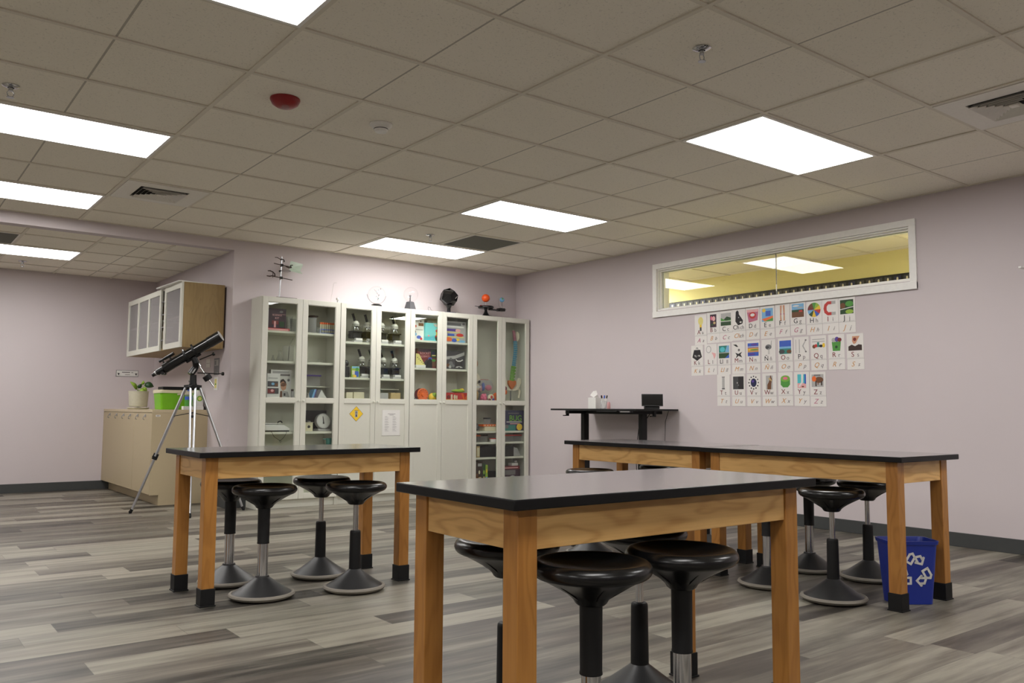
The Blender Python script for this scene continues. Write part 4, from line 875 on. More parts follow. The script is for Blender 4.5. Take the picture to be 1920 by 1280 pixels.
# ------------------------------------------------------------------ on top of the bookcases
t = thing('ring_stand', 'lab ring stand with clamps and a pale glass plate, on the first bookcase', 'lab stand', (-.645, 5.22, SB))
m = MB(); m.bx(-.045, .165, -.05, .07, 0, .016, DBROWN); m.build('stand_base', t, bevel=.002)
m = MB(); m.cyl((0, 0, .0165), (.012, 0, .425), .0062, ALU, 10); m.build('rod', t)
def clamp(z, x0, x1, nm='clamp_arm'):
    m = MB(); xx = .012*z/.42; m.cyl((x0, -.012, z+.008), (x1, -.012, z-.012), .0042, DBROWN, 8); m.box((xx+.004, -.006, z), (.024, .022, .024), BLACKM); m.cyl((xx-.008, -.016, z-.004), (xx-.016, -.03, z-.022), .005, DBROWN, 8); return m.build(nm, t)
clamp(.340, -.07, .115); clamp(.212, -.09, .125)
m = MB(); m.tube([(-.055, -.012, .222), (-.06, -.012, .245), (-.075, -.012, .258), (-.105, -.012, .27), (-.13, -.012, .268)], [.006, .006, .005, .006, .004], DBROWN, 8); m.tube([(-.055, -.012, .220), (-.085, -.012, .222), (-.11, -.012, .215), (-.14, -.012, .217)], [.006, .005, .006, .004], DBROWN, 8); m.cyl((-.078, -.012, .205), (-.078, -.012, .268), .003, DBROWN, 6); m.build('clamp_jaw', t)
m = MB(); m.tube([(.05, -.02, .33), (.08, -.02, .318), (.105, -.02, .322), (.10, -.02, .345), (.12, -.02, .348)], .006, DBROWN, 8); m.build('clamp_jaw', t)
m = MB(); m.tube([(.045+.045*math.cos(k*PI/10), -.04+.045*math.sin(k*PI/10), .281) for k in range(20)], .0028, GREY, 6, True); m.cyl((.0, -.02, .281), (-.018, -.02, .272), .008, BLACKM, 8); m.build('iron_ring', t)
m = MB(); m.tube([(-.062, -.012, .408), (-.04, -.012, .41), (-.01, -.012, .398), (.008, -.012, .385)], .0035, DBROWN, 6); m.tube([(.0, -.01, .40), (.03, -.01, .395), (.038, -.01, .38), (.03, -.01, .372)], .005, BLACKM, 6); m.build('top_clamp', t)
m = MB(); m.add([(.09, -.03, .285), (.225, -.03, .268), (.232, .05, .31), (.262, .06, .372), (.265, .06, .385), (.13, .05, .402), (.125, .05, .39), (.112, .05, .335)], [(0, 1, 2, 7), (7, 2, 3, 6), (6, 3, 4, 5)], MIRROR); m.build('glass_plate', t, smooth=False)
t = thing('bent_glass_tube', 'thin bent glass tube standing on the first bookcase', 'glass tube', (-.105, 5.2, SB))
m = MB(); m.tube([(-.002, 0, .0022), (.003, 0, .04), (.028, 0, .20), (.034, 0, .215), (.062, 0, .217)], .0026, GLASSW, 8); m.tube([(-.03, -.01, .0025), (0, 0, .0025), (.03, .01, .0025)], .0025, GLASSW, 6); o = m.build('tube', t)
t = thing('white_ball', 'small white ball on a thin dish at the first bookcase\'s end', 'ball', (-.026, 5.2, SB))
m = MB(); m.ell((0, 0, .05), .017, PAPER, 16); m.build('ball', t); m = MB(); m.lathe([(0, 0), (.035, 0), (.038, .003), (.008, .006), (.008, .033), (0, .033)], LTGREY, 20); m.build('dish', t)
t = thing('solar_system_globe', 'clear glass globe in a thin ring on a black foot', 'globe', (.424, 5.2, SB))
m = MB(); m.lathe([(0, 0), (.058, 0), (.060, .006), (.056, .024), (.03, .036), (0, .037)], BLACKM, 24); m.build('foot', t)
m = MB(); m.ell((0, 0, .132), (.094, .094, .094), BUBBLE, 32); m.build('glass_ball', t)
m = MB(); m.tube([(.115*math.cos(a), 0, .15+.115*math.sin(a)) for a in [PI*1.05+k*PI*.9/16 for k in range(17)]], .0022, GREY, 6); m.build('support_ring', t)
m = MB()
for k in range(12):
    a = k*1.9; m.ell((.012+.035*math.sin(a*.7)*(k/11), .02*math.cos(a), .07+k*.012), .0022+.0018*(k % 3), GREYINK if k % 2 else TEAL, 8)
m.tube([(-.03, 0, .19), (0, 0, .165), (.022, 0, .13), (.012, 0, .08)], .0012, GREY, 6)
m.build('inner_planets', t)
t = thing('plasma_globe', 'clear plasma ball on a grey tapered base', 'plasma ball', (.838, 5.2, SB))
m = MB(); n_ = 6
loft(m, [[(.076*math.cos(k*PI/3), .076*math.sin(k*PI/3), 0) for k in range(6)], [(.048*math.cos(k*PI/3), .048*math.sin(k*PI/3), .088) for k in range(6)], [(.03*math.cos(k*PI/3), .03*math.sin(k*PI/3), .094) for k in range(6)]], DGREY, True, True); m.build('tapered_base', t, smooth=False)
m = MB(); m.ell((.008, 0, .175), (.080, .080, .080), BUBBLE, 32); m.build('glass_ball', t)
m = MB(); m.lathe([(0, .0945), (.012, .0945), (.007, .11), (.006, .15), (0, .15)], DGREY, 14); m.ell((0, 0, .158), .012, GREY, 14); m.build('electrode', t)
t = thing('wire_loop', 'small thin wire loop lying between the plasma ball and star projector', 'wire', (1.095, 5.19, SB))
m = MB(); m.tube([(-.01, 0, .0015), (-.03, 0, .03), (-.028, 0, .055), (-.005, 0, .05), (.01, 0, .02), (.005, 0, .012), (.03, 0, .02), (.045, 0, .0015)], .0015, DGREY, 6); m.build('wire', t)
t = thing('star_projector', 'black many-sided star projector on a stem', 'star projector', (1.345, 5.2, SB))
m = MB(); ph = (1+5**.5)/2
dv = [Vector(p).normalized() for p in [(a, b_, c_) for a in (-1, 1) for b_ in (-1, 1) for c_ in (-1, 1)] + [(0, a/ph, b_*ph) for a in (-1, 1) for b_ in (-1, 1)] + [(a/ph, b_*ph, 0) for a in (-1, 1) for b_ in (-1, 1)] + [(a*ph, 0, b_/ph) for a in (-1, 1) for b_ in (-1, 1)]]
iv = [Vector(p).normalized() for p in [(0, a, b_*ph) for a in (-1, 1) for b_ in (-1, 1)] + [(a, b_*ph, 0) for a in (-1, 1) for b_ in (-1, 1)] + [(a*ph, 0, b_) for a in (-1, 1) for b_ in (-1, 1)]]
M = Matrix.Translation((0, 0, .185)) @ Matrix.Rotation(.25, 4, 'Z') @ Matrix.Rotation(.5, 4, 'X')
for n_ in iv:
    fv = sorted(dv, key=lambda p: -p.dot(n_))[:5]; u = (fv[0]-n_*fv[0].dot(n_)).normalized(); w_ = n_.cross(u)
    fv.sort(key=lambda p: math.atan2(p.dot(w_), p.dot(u)))
    c_ = sum(fv, Vector())/5
    o5 = [p*.108 for p in fv]; i5 = [(c_+(p-c_)*.93)*.1085 for p in fv]; k5 = [(c_+(p-c_)*.90)*.1065 for p in fv]
    m.add(o5+i5+k5, [(k, (k+1) % 5, 5+(k+1) % 5, 5+k) for k in range(5)]+[(5+k, 5+(k+1) % 5, 10+(k+1) % 5, 10+k) for k in range(5)]+[tuple(range(10, 15))], BLACK, M)
m.build('faceted_shell', t, smooth=False)
m = MB(); m.lathe([(0, .0165), (.022, .0165), (.020, .06), (.030, .085), (.045, .10), (0, .10)], BLACK, 16); m.build('stem', t)
m = MB(); m.bx(-.066, .074, -.045, .05, 0, .016, NAVY); m.build('projector_base', t, bevel=.004)
t = thing('orrery', 'black orrery with an orange sun and small blue earth', 'orrery', (1.862, 5.2, SB))
m = MB(); m.lathe([(0, 0), (.078, 0), (.076, .008), (.04, .022), (.02, .055), (.014, .082), (0, .082)], BLACK, 28); m.build('foot', t)
m = MB(); m.lathe([(0, .100), (.085, .100), (.092, .108), (.092, .122), (.08, .130), (0, .130)], BLACK, 32, c=(.0, 0, 0)); m.lathe([(0, .0825), (.02, .0825), (.02, .0995), (0, .0995)], BLACK, 16); m.tube([(-.17, -.02, .116), (-.09, 0, .114)], [.003, .005], DGREY, 6); m.ell((-.085, -.02, .126), (.014, .014, .008), DRED, 8); m.build('dial_plate', t)
m = MB(); m.bx(.05, .235, -.022, .022, .085, .0995, BLACK); m.bx(.18, .26, -.035, .035, .0825, .118, BLACK); m.tube([(.225, 0, .11), (.30, .0, .108)], .003, DGREY, 6); m.build('arm', t, bevel=.003)
m = MB(); m.ell((-.003, 0, .222), .048, SUNC, 32); so = m.build('sun', t); m = MB(); m.cyl((-.003, 0, .1305), (-.003, 0, .176), .0032, PAPER, 8); m.build('sun_post', t)
m = MB(); m.ell((.235, 0, .222), .029, SKY, 20); m.ell((.225, -.024, .23), (.012, .006, .012), SGREEN, 8); m.build('earth', t); m = MB(); m.cyl((.235, 0, .1185), (.235, 0, .195), .0028, DGREY, 8); m.ell((.232, -.01, .135), .008, LTGREY, 8); m.build('earth_post', t)
m = MB(); m.ell((.185, 0, .24), .008, LTGREY, 10); m.tube([(.215, 0, .125), (.19, 0, .15), (.185, 0, .232)], .0015, GREY, 6); m.build('moon', t)

# ------------------------------------------------------------------ alcove: cabinets and what stands on them
CF, CY0, CY1, CT = -1.60, 5.985, AY-.002, .935
t = thing('base_cabinet', 'low beige laminate cabinet in the alcove behind the tripod', 'cabinet', (CF, CY0, 0))
m = MB(); m.bx(.02, AX-CF-.001, 0, CY1-CY0, .10, CT-.03, BEIGE); m.build('carcass', t)
m = MB(); m.bx(.085, AX-CF-.001, 0, CY1-CY0, 0, .0995, BEIGE); m.build('toe_kick', t)
m = MB(); m.bx(.0, AX-CF-.001, -.003, CY1-CY0, CT-.0295, CT, BEIGE2); m.build('countertop', t, bevel=.002)
m = MB(); m.bx(.0865, AX-CF-.0005, -.004, -.0005, .0, CT-.03, BEIGE); m.bx(0, .0865, -.004, -.0005, .10, CT-.03, BEIGE); m.build('end_panel', t)
hk = {0: [.24, .54], 1: [.84, 1.13, 1.45, 1.78]}
for q, (a, b_) in enumerate([(.004, .685), (.69, CY1-CY0-.003)]):
    m = MB(); m.bx(0, .0195, a, b_, .105, CT-.034, BEIGE); d = m.build('door', t, bevel=.0015)
    for yk in hk[q]:
        m = MB(); m.bx(-.006, -.0005, yk-.016, yk+.016, CT-.075, CT-.045, ALU); m.tube([(-.006, yk, CT-.055), (-.022, yk+.004, CT-.075), (-.022, yk+.012, CT-.095), (-.008, yk+.016, CT-.10)], .004, ALU, 6); m.build('hook', d)
m = MB(); m.prism(rect(-.022, .022, -.009, .009), 0, .001, PAPER, face_y(.055, -.0042, .875)); m.prism(rect(-.014, .014, -.003, .003), .001, .0015, GREYINK, face_y(.055, -.0042, .875)); m.build('label', t, smooth=False)
UF, UY0, UY1, UZ0, UZ1 = -1.492, 5.53, 7.60, 1.535, 2.165
t = thing('wall_cabinet', 'wood-sided wall cabinet with white glass doors hung in the alcove', 'cabinet', (UF, UY0, UZ0))
D, L, hz = AX-UF-.022, UY1-UY0, UZ1-UZ0
m = MB(); m.bx(.02, D, 0, .018, 0, hz, WOODV); m.build('end_panel', t, bevel=.001)
m = MB(); m.bx(.02, D, L-.018, L, 0, hz, WOODV); m.build('end_panel', t, bevel=.001)
m = MB(); m.bx(.02, D, .018, L-.018, 0, .018, WOODV); m.build('bottom_panel', t)
m = MB(); m.bx(.02, D, .018, L-.018, hz-.018, hz, LACQ); m.build('top_panel', t)
m = MB(); m.bx(D-.008, D+.021, .018, L-.018, .018, hz-.018, DBROWN); m.build('back_panel', t)
m = MB(); m.bx(.03, D-.009, .0185, L-.0185, .30, .316, LACQ_IN); m.build('shelf', t)
m = MB(); m.bx(.021, D-.009, .655, .673, .018, hz-.018, DBROWN); m.build('partition', t)
for a, b_, n in [(.002, .585, 1), (.715, L-.002, 3)]:
    m = MB(); st = .055
    m.bx(0, .0195, a, b_, hz-st, hz, LACQ); m.bx(0, .0195, a, b_, 0, st, LACQ); m.bx(0, .0195, a, a+st, st, hz-st, LACQ); m.bx(0, .0195, b_-st, b_, st, hz-st, LACQ)
    wv = (b_-a-st)/n
    for k in range(1, n): m.bx(0, .0195, a+k*wv, a+k*wv+st, st, hz-st, LACQ)
    d = m.build('door', t, bevel=.001)
    for k in range(n): m = MB(); m.bx(.008, .012, a+k*wv+st+.0005, a+(k+1)*wv-.0005, st+.0005, hz-st-.0005, FROST); m.build('glass_pane', d, smooth=False)
for k in range(4): m = MB(); m.bx(.004, .10, .60, .70, .10+k*.13, .108+k*.13, ALU); m.build('inner_rack', t)
o = MB(); o.add([(-.03, .0, .001), (.36, .05, .001), (.36, .62, .001), (-.05, .72, .001), (-.035, .0, .009), (.36, .05, .009), (.36, .62, .009), (-.055, .72, .009)], [(0, 1, 2, 3), (7, 6, 5, 4), (0, 4, 5, 1), (2, 6, 7, 3), (1, 5, 6, 2), (0, 3, 7, 4)], PAPER)
o.add([(.0, .03, .010), (.37, .1, .010), (.30, .55, .010), (.0, .5, .012), (-.01, .03, .016), (.37, .1, .018), (.30, .55, .018), (.0, .5, .02)], [(0, 1, 2, 3), (7, 6, 5, 4), (0, 4, 5, 1), (2, 6, 7, 3), (1, 5, 6, 2), (0, 3, 7, 4)], PAPER)
tag(o.build('poster_boards', None, (UF, UY0, UZ1), smooth=False), 'white poster boards lying on top of the wall cabinet', 'poster boards')
for y, h, lb in [(5.86, .24, 'tall pale roll standing behind the near glass door of the wall cabinet'), (6.60, .22, 'tall pale roll behind the wide glass door of the wall cabinet')]:
    rev('paper_roll', lb, 'paper roll', -1.30, y, UZ0+.018, [(0, 0), (.07, 0), (.07, h), (0, h)], CREAM, 20, 'rolls in the wall cabinet')
# plant
t = thing('potted_plant', 'small leafy plant in a ridged cream pot on the alcove cabinet', 'potted plant', (-1.475, 7.05, CT+.0005))
m = MB(); prof = [(0, .026), (.085, .026)]
for k in range(8): prof += [(.092+.002*k*.6, .035+k*.02), (.0945+.002*k*.6, .043+k*.02)]
prof += [(.105, .198), (.097, .198), (.094, .175), (0, .175)]
m.lathe(prof, STONE, 32); m.build('pot', t)
m = MB(); m.lathe([(0, 0), (.098, 0), (.115, .015), (.112, .019), (.09, .010), (0, .0255)], STONE, 32); m.build('saucer', t)
m = MB(); m.lathe([(0, .176), (.092, .176), (0, .186)], SOIL, 24); m.build('soil', t)
def leaf(p0, p1, w, mt, lift=.02, drop=.0):
    p0, p1 = Vector(p0), Vector(p1); d = p1-p0; side = d.cross(Vector((.3, -1, .2))).normalized(); up = side.cross(d).normalized()
    N = 7; vs, fs = [], []
    for k in range(N):
        s_ = k/(N-1); wd = w*math.sin(PI*min(1, .08+s_*.92))**.7*(1-.35*s_); c_ = p0+d*s_+up*lift*math.sin(PI*s_)
        vs += [c_-side*wd-up*.006, c_, c_+side*wd-up*.006]
    for k in range(N-1):
        for q in (0, 1): fs.append((3*k+q, 3*k+q+1, 3*k+q+4, 3*k+q+3))
    m.add(vs, fs, mt)
for (st_, tip, w_, mt) in [((-.02, 0, .22), (-.095, -.02, .30), .028, LGREEN), ((.0, -.03, .205), (.055, -.05, .19), .036, LGREEN), ((.06, -.0, .275), (.15, -.02, .25), .042, DGREEN), ((-.01, .01, .235), (.03, .0, .275), .026, DGREEN), ((.03, -.02, .23), (.08, -.03, .195), .030, LGREEN), ((.03, 0, .27), (.05, .01, .315), .02, LGREEN)]:
    m = MB(); leaf(st_, tip, w_, mt); o = m.build('leaf', t); sm = o.modifiers.new('thickness', 'SOLIDIFY'); sm.thickness = .0015
m = MB()
for st_ in [(-.02, 0, .22), (.0, -.03, .205), (.06, 0, .275), (-.01, .01, .235), (.03, -.02, .23), (.03, 0, .27)]: m.tube([(0, 0, .175), (st_[0]*.5, st_[1]*.5, .20), st_], .003, LGREEN, 6)
m.build('stems', t)
o = MB(); o.prism(rect(-.10, .10, -.10, .16), 0, .0015, PAPER); tag(o.build('white_mat', None, (-1.46, 7.55, CT+.0004)), 'thin white sheet on the counter behind the potted plant', 'sheet')
# cooler
t = thing('cooler_box', 'bright lime green cooler box with cream rim and black handle band', 'cooler', (-1.265, 6.42, CT+.0005))
CW, CD = .185, .14
m = MB(); loft(m, [R3(CW-.015, CD-.015, 0, .02), R3(CW, CD, .17, .025)], LIME, True, True); m.build('cooler_body', t)
m = MB(); loft(m, [R3(CW+.006, CD+.006, .1705, .025), R3(CW+.006, CD+.006, .20, .025), R3(CW-.01, CD-.01, .205, .02)], CREAM, True, True); m.tube([(-.02, -CD-.001, .155), (.02, -CD-.012, .162), (.09, -CD-.012, .162), (.13, -CD-.001, .155)], .008, CREAM, 8); m.build('lid', t)
m = MB(); m.bx(-CW+.02, CW+.006, -CD-.004, .05, .2055, .236, BLACKM); m.build('handle_band', t, bevel=.006)
t = thing('drink_bottle', 'clear bottle with a blue and green label behind the tripod legs', 'bottle', (-1.215, 6.13, CT+.0005))
m = MB(); m.lathe([(0, 0), (.036, 0), (.036, .13), (.03, .16), (.014, .19), (0, .19)], CLEARP, 18); m.build('bottle_body', t)
m = MB(); m.lathe([(.0365, .03), (.037, .03), (.037, .10), (.0365, .10)], GREEN, 18); m.lathe([(.0366, .101), (.0372, .101), (.0372, .135), (.0366, .135)], BLUE, 18); m.build('label', t)
m = MB(); m.lathe([(0, .1905), (.015, .1905), (.015, .21), (0, .21)], BLUE, 12); m.build('cap', t)
t = thing('white_jug', 'white jug with a round yellow-green label at the counter end', 'jug', (-1.118, 6.13, CT+.0005))
m = MB(); loft(m, [R3(.042, .05, 0, .015), R3(.042, .05, .15, .015), R3(.018, .018, .20, .01)], PAPER, True, True); m.build('jug_body', t)
m = MB(); m.lathe([(0, .2005), (.017, .2005), (.017, .225), (0, .225)], LIME, 14); m.build('cap', t)
m = MB(); m.prism(disc(0, 0, .028), 0, .001, LIME, face_y(.0, -.0505, .115)); m.prism(disc(0, 0, .018), .001, .0016, LYELL, face_y(.0, -.0505, .115)); m.build('label', t, smooth=False)
o = MB(); o.bx(-.10, .10, -.045, .025, 0, .035, PAPER); tag(o.build('wipes_pack', None, (-1.20, 6.045, CT+.0005), bevel=.004), 'flat white pack lying on the counter before the bottles', 'pack')
o = MB(); o.bx(-.006, .012, -.012, .012, 0, .035, BLACKM); tag(o.build('black_clip', None, (-1.078, 6.02, CT+.0005), bevel=.003), 'tiny black clip at the counter end by the alcove wall', 'clip')
# alcove wall signs
t = thing('wall_sign', 'framed white sign with two black hooks on the alcove end wall', 'sign', (-1.36, AY, 1.362))
M = face_y(0, -.0008, 0)
m = MB(); m.prism(rect(-.125, .125, -.038, .038), 0, .004, GREY, M); m.prism(rect(-.12, .12, -.033, .033), .004, .005, PAPER, M); m.build('sign_board', t, smooth=False)
m = MB(); m.prism(rect(-.06, .03, .008, .018), .005, .0056, GREYINK, M); m.prism(rect(.045, .065, .008, .016), .005, .0056, GREYINK, M); m.prism(rect(-.025, .03, -.018, -.012), .005, .0056, GREYINK, M)
m.build('printed_text', t, smooth=False)
for sx in (-1, 1): m = MB(); m.prism([(sx*.098-.012, .002), (sx*.098+.012, .002), (sx*.098, -.024)], .005, .012, INK, M); m.build('hook', t)
def plate(name, label, cat, y, z, w, h, mt, art=()):
    o = MB(); M = face_x(0, 0, 0); o.prism(rect(-w/2, w/2, -h/2, h/2), .0005, .004, mt, M)
    for i, (pl, am) in enumerate(art): o.prism([(px*w-w/2, py*h-h/2) for px, py in pl], .004, .0046+.0003*i, am, M)
    return tag(o.build(name, None, (AX, y, z), smooth=False), label, cat)
plate('outlet_plate', 'white outlet plate on the alcove wall left of the grey poster', 'outlet', 6.02, 1.415, .13, .085, PAPER, [(rect(.1, .9, .44, .5), LTGREY)])
plate('wall_notice', 'small grey printed notice on the alcove wall', 'notice', 5.76, 1.37, .15, .17, GREY, [(rect(.1, .9, .55, .9), PURPLE if False else LTGREY), (rect(.15, .45, .6, .85), GREY), (rect(.1, .9, .1, .14), LTGREY)])
plate('wall_card', 'pale card with green print hanging below the grey notice', 'card', 5.76, 1.20, .12, .13, PAPER, [(rect(.2, .7, .15, .85), LYELL), (rect(.3, .6, .4, .5), GREEN)])

# ------------------------------------------------------------------ telescope
t = thing('telescope', 'black refractor telescope on an aluminium tripod before the alcove', 'telescope', (0, 0, 0))
L_, R_ = Vector((-1.758, 5.40, 1.253)), Vector((-1.257, 5.08, 1.624)); ax = (R_-L_).normalized(); LN = (R_-L_).length
def at(s, off=(0, 0, 0)): return L_+ax*(s*LN)+Vector(off)
upv = (Vector((0, 0, 1))-ax*ax.z).normalized(); sd = ax.cross(upv)
m = MB(); m.tube([at(.16), at(.17), at(.82)], [.034, .047, .047], BLACKG, 28); m.build('main_tube', t)
m = MB(); m.tube([at(.82), at(.825), at(.99), at(1.0), at(1.0), at(.985), at(.97)], [.047, .051, .0515, .0515, .048, .047, .047], BLACK, 28); m.build('dew_shield', t)
m = MB(); m.tube([at(.975), at(.985)], .0465, BLACKG, 24); m.tube([at(.985), at(.987)], [.026, .024], GLASSW, 18); m.tube([at(1.0005), at(1.004), at(1.004), at(.992)], [.0515, .0515, .034, .034], LTGREY, 28); m.tube([at(.9945), at(.996)], [.0338, .0338], BLACKG, 24); m.build('objective_lens', t)
m = MB(); m.tube([at(.06), at(.065), at(.16)], [.022, .028, .03], BLACK, 20); fo = m.build('focuser', t)
for s_ in (-1, 1): m = MB(); m.cyl(at(.13)-upv*.035+sd*s_*.012, at(.13)-upv*.035+sd*s_*.042, .016, BLACK, 14); m.build('focus_knob', fo)
m = MB(); m.tube([at(-.01), at(.03), at(.03), at(.06)], [.016, .018, .02, .02], BLACK, 16); m.tube([at(.036), at(.052)], .0215, CHROME, 16); m.build('eyepiece', t)
m = MB(); c_ = upv*.078+sd*.0
m.tube([at(.155)+c_, at(.17)+c_, at(.22)+c_, at(.23)+c_, at(.36)+c_, at(.37)+c_], [.012, .012, .010, .014, .014, .016], BLACK, 14); fs_ = m.build('finder_scope', t)
m = MB(); m.tube([at(.20)+upv*.04, at(.20)+upv*.075], .008, BLACK, 8); m.tube([at(.30)+upv*.04, at(.30)+upv*.073], .008, BLACK, 8); m.build('finder_bracket', fs_)
for s_ in (.475, .60):
    m = MB(); m.tube([at(s_), at(s_+.03)], .052, BLACKM, 28); m.tube([at(s_+.012)+upv*.05, at(s_+.012)+upv*.068], .010, CHROME if s_ < .5 else BLACKM, 10); m.build('tube_ring', t)
m = MB(); m.tube([at(.45)-upv*.052, at(.66)-upv*.052], .012, BLACKM, 8); m.build('dovetail_plate', t)
hd = at(.56)-upv*.085
P0 = Vector((-1.444, 5.24, 1.16))
m = MB(); m.tube([P0+Vector((0, 0, .02)), P0+Vector((0, 0, .10))], [.032, .028], BLACKM, 16); pb = P0+Vector((-.008, 0, .115)); m.tube([pb+Vector((-.02, 0, -.012)), pb+Vector((.012, 0, .035)), pb+Vector((.03, 0, .06))], [.030, .032, .028], BLACK, 16); m.tube([pb+Vector((-.01, -.031, 0)), pb+Vector((.016, -.031, .038))], .006, LTGREY, 8); m.tube([pb+Vector((.03, 0, .06)), hd+Vector((0, 0, -.01)), at(.56)-upv*.05], [.028, .03, .026], BLACKM, 16); m.build('equatorial_head', t)
m = MB(); ca = Vector((-1.435, 5.225, 1.395)); cb_ = Vector((-1.262, 5.205, 1.150)); m.tube([ca, ca+(cb_-ca)*.12, ca+(cb_-ca)*.13, ca+(cb_-ca)*.24, ca+(cb_-ca)*.25, cb_], [.014, .014, .018, .016, .0055, .0055], CHROME, 12); m.build('counterweight_rod', t)
m = MB(); d_ = (cb_-ca).normalized(); w0_ = ca+d_*.17; m.tube([w0_, w0_+d_*.004, w0_+d_*.044, w0_+d_*.048], [.034, .038, .038, .034], BLACKM, 20); m.build('counterweight', t)
for a_, b_ in (((-1.405, 5.20, 1.401), (-1.300, 5.17, 1.452)), ((-1.42, 5.20, 1.278), (-1.205, 5.18, 1.276))):
    a_, b_ = Vector(a_), Vector(b_); d_ = (b_-a_).normalized(); m = MB(); m.tube([a_, b_], .005, BLACKM, 8); cn = m.build('control_cable', t); m = MB(); m.tube([b_, b_+d_*.006, b_+d_*.02, b_+d_*.024], [.012, .017, .017, .014], BLACK, 14); m.build('knob', cn)
m = MB(); m.lathe([(0, -.03), (.045, -.03), (.05, -.01), (.036, .005), (.034, .02), (0, .02)], BLACKM, 20, c=tuple(P0))
feet = [Vector((-1.89, 5.46, 0)), Vector((-1.555, 4.83, 0)), Vector((-.975, 5.12, 0))]
tops = []
for f_ in feet:
    h_ = Vector((f_.x-P0.x, f_.y-P0.y, 0)).normalized(); tops.append(P0+h_*.062+Vector((0, 0, -.02))); m.tube([P0+Vector((0, 0, -.008)), tops[-1]+h_*.012], [.022, .026], BLACKM, 10)
m.tube([P0+Vector((-.035, -.02, .02)), P0+Vector((-.052, -.03, .05))], .005, CHROME, 8); m.build('tripod_hub', t)
for f_, tp in zip(feet, tops):
    d_ = (f_-tp); L3 = d_.length; d_.normalize(); s3 = d_.cross(Vector((f_.x-P0.x, f_.y-P0.y, 0))).normalized()
    m = MB()
    for s_ in (-1, 1): m.tube([tp+s3*s_*.021, tp+d_*L3*.55+s3*s_*.015], .0105, ALU, 8)
    m.tube([tp+d_*L3*.50, f_-d_*.025], .0115, ALU, 10); lg = m.build('tripod_leg', t)
    m = MB(); m.tube([tp+d_*L3*.53, tp+d_*L3*.575], .024, BLACKM, 12); m.tube([tp+d_*L3*.55, tp+d_*L3*.55+Vector((-.03, -.02, .0))], .007, BLACKM, 8); m.build('leg_clamp', lg)
    m = MB(); m.tube([f_-d_*.04, f_+Vector((0, 0, .014)), f_+Vector((0, 0, .001))], [.013, .015, .012], RUBBER, 10); m.build('foot_tip', lg)
m = MB(); ctr = P0+Vector((0, 0, -.25))
for f_, tp in zip(feet, tops): q_ = tp+(f_-tp)*.23; m.tube([ctr, q_], .004, BLACKM, 6); m.ell(q_, .014, BLACKM, 8)
m.ell(ctr, (.02, .02, .008), BLACKM, 10); m.build('spreader', t)

# ------------------------------------------------------------------ standing desk
DX0, DX1, DY0, DY1, DZ = 1.83, 2.415, 2.755, 3.985, .972
t = thing('standing_desk', 'slim black height-adjustable standing desk against the lilac wall', 'desk', ((DX0+DX1)/2, (DY0+DY1)/2, 0))
cx, cy = (DX0+DX1)/2, (DY0+DY1)/2; hw, hl = (DX1-DX0)/2, (DY1-DY0)/2
m = MB(); m.bx(-hw, hw, -hl, hl, DZ-.018, DZ, BLACKM); m.build('desktop', t, bevel=.003)
for sy in (-1, 1):
    yy = (2.95 if sy < 0 else 3.775)-cy
    m = MB(); m.bx(-.034, .034, yy-.026, yy+.026, .40, DZ-.05, BLACKM); m.bx(-.04, .04, yy-.032, yy+.032, .035, .52, BLACK); lg = m.build('column', t, bevel=.003)
    m = MB(); m.bx(-hw+.02, hw-.03, yy-.04, yy+.04, .002, .034, BLACKM); m.build('foot', t, bevel=.004)
    m = MB(); m.bx(-hw+.05, hw-.05, yy-.03, yy+.03, DZ-.05, DZ-.0185, BLACKM); m.build('support_arm', t)
m = MB(); m.bx(-.03, .03, 2.96-cy, 3.73-cy, DZ-.052, DZ-.022, BLACKM); m.build('crossbar', t)
m = MB(); m.bx(-hw+.01, -hw+.05, 2.84-cy, 2.98-cy, DZ-.034, DZ-.0185, DGREY); m.bx(-hw+.008, -hw+.01, 2.85-cy, 2.97-cy, DZ-.031, DZ-.022, LTGREY); m.build('control_panel', t)
m = MB(); m.bx(-hw+.01, -hw+.04, 3.02-cy, 3.30-cy, DZ-.028, DZ-.0185, DGREY); m.build('cable_tray', t)
for yy, xo in ((2.80, .22), (3.80, 0)): m = MB(); m.bx(-hw+xo+.06, -hw+xo+.085, yy-cy-.012, yy-cy+.012, DZ-.07, DZ-.0185, BLACKM); m.bx(-hw+xo+.02, -hw+xo+.085, yy-cy-.012, yy-cy+.012, DZ-.075, DZ-.065, BLACKM); m.build('bag_hook', t)
m = MB(); m.tube([(.1, 2.95-cy, DZ-.05), (.15, 3.15-cy, DZ-.20), (.16, 3.2-cy, .5), (.2, 3.2-cy, .02)], .004, BLACKM, 6); m.tube([(.02, 3.0-cy, DZ-.05), (.03, 2.99-cy, .8), (.035, 2.965-cy, .6), (.03, 2.97-cy, .42)], .007, BLACKM, 6); m.tube([(.2, 2.8-cy, DZ-.0185), (.22, 2.86-cy, .85), (.25, 2.9-cy, .5), (.25, 2.92-cy, .02)], .003, BLACKM, 6); m.build('cables', t)
t = thing('display_speaker', 'small black smart display on the standing desk', 'display', (2.17, 2.875, DZ+.0005), 0)
Rm = Matrix.Rotation(-.62, 4, 'Z') @ Matrix.Rotation(PI, 4, 'Z')
m = MB(); m.M = Matrix.Rotation(-PI/2+.85, 4, 'Z'); m.prism([(-.045, 0), (.07, 0), (.07, .02), (.0, .085), (-.03, .05)], -.07, .07, BLACKM, Matrix(((0, 0, 1, 0), (1, 0, 0, 0), (0, 1, 0, 0), (0, 0, 0, 1)))); m.build('speaker_body', t, bevel=.004)
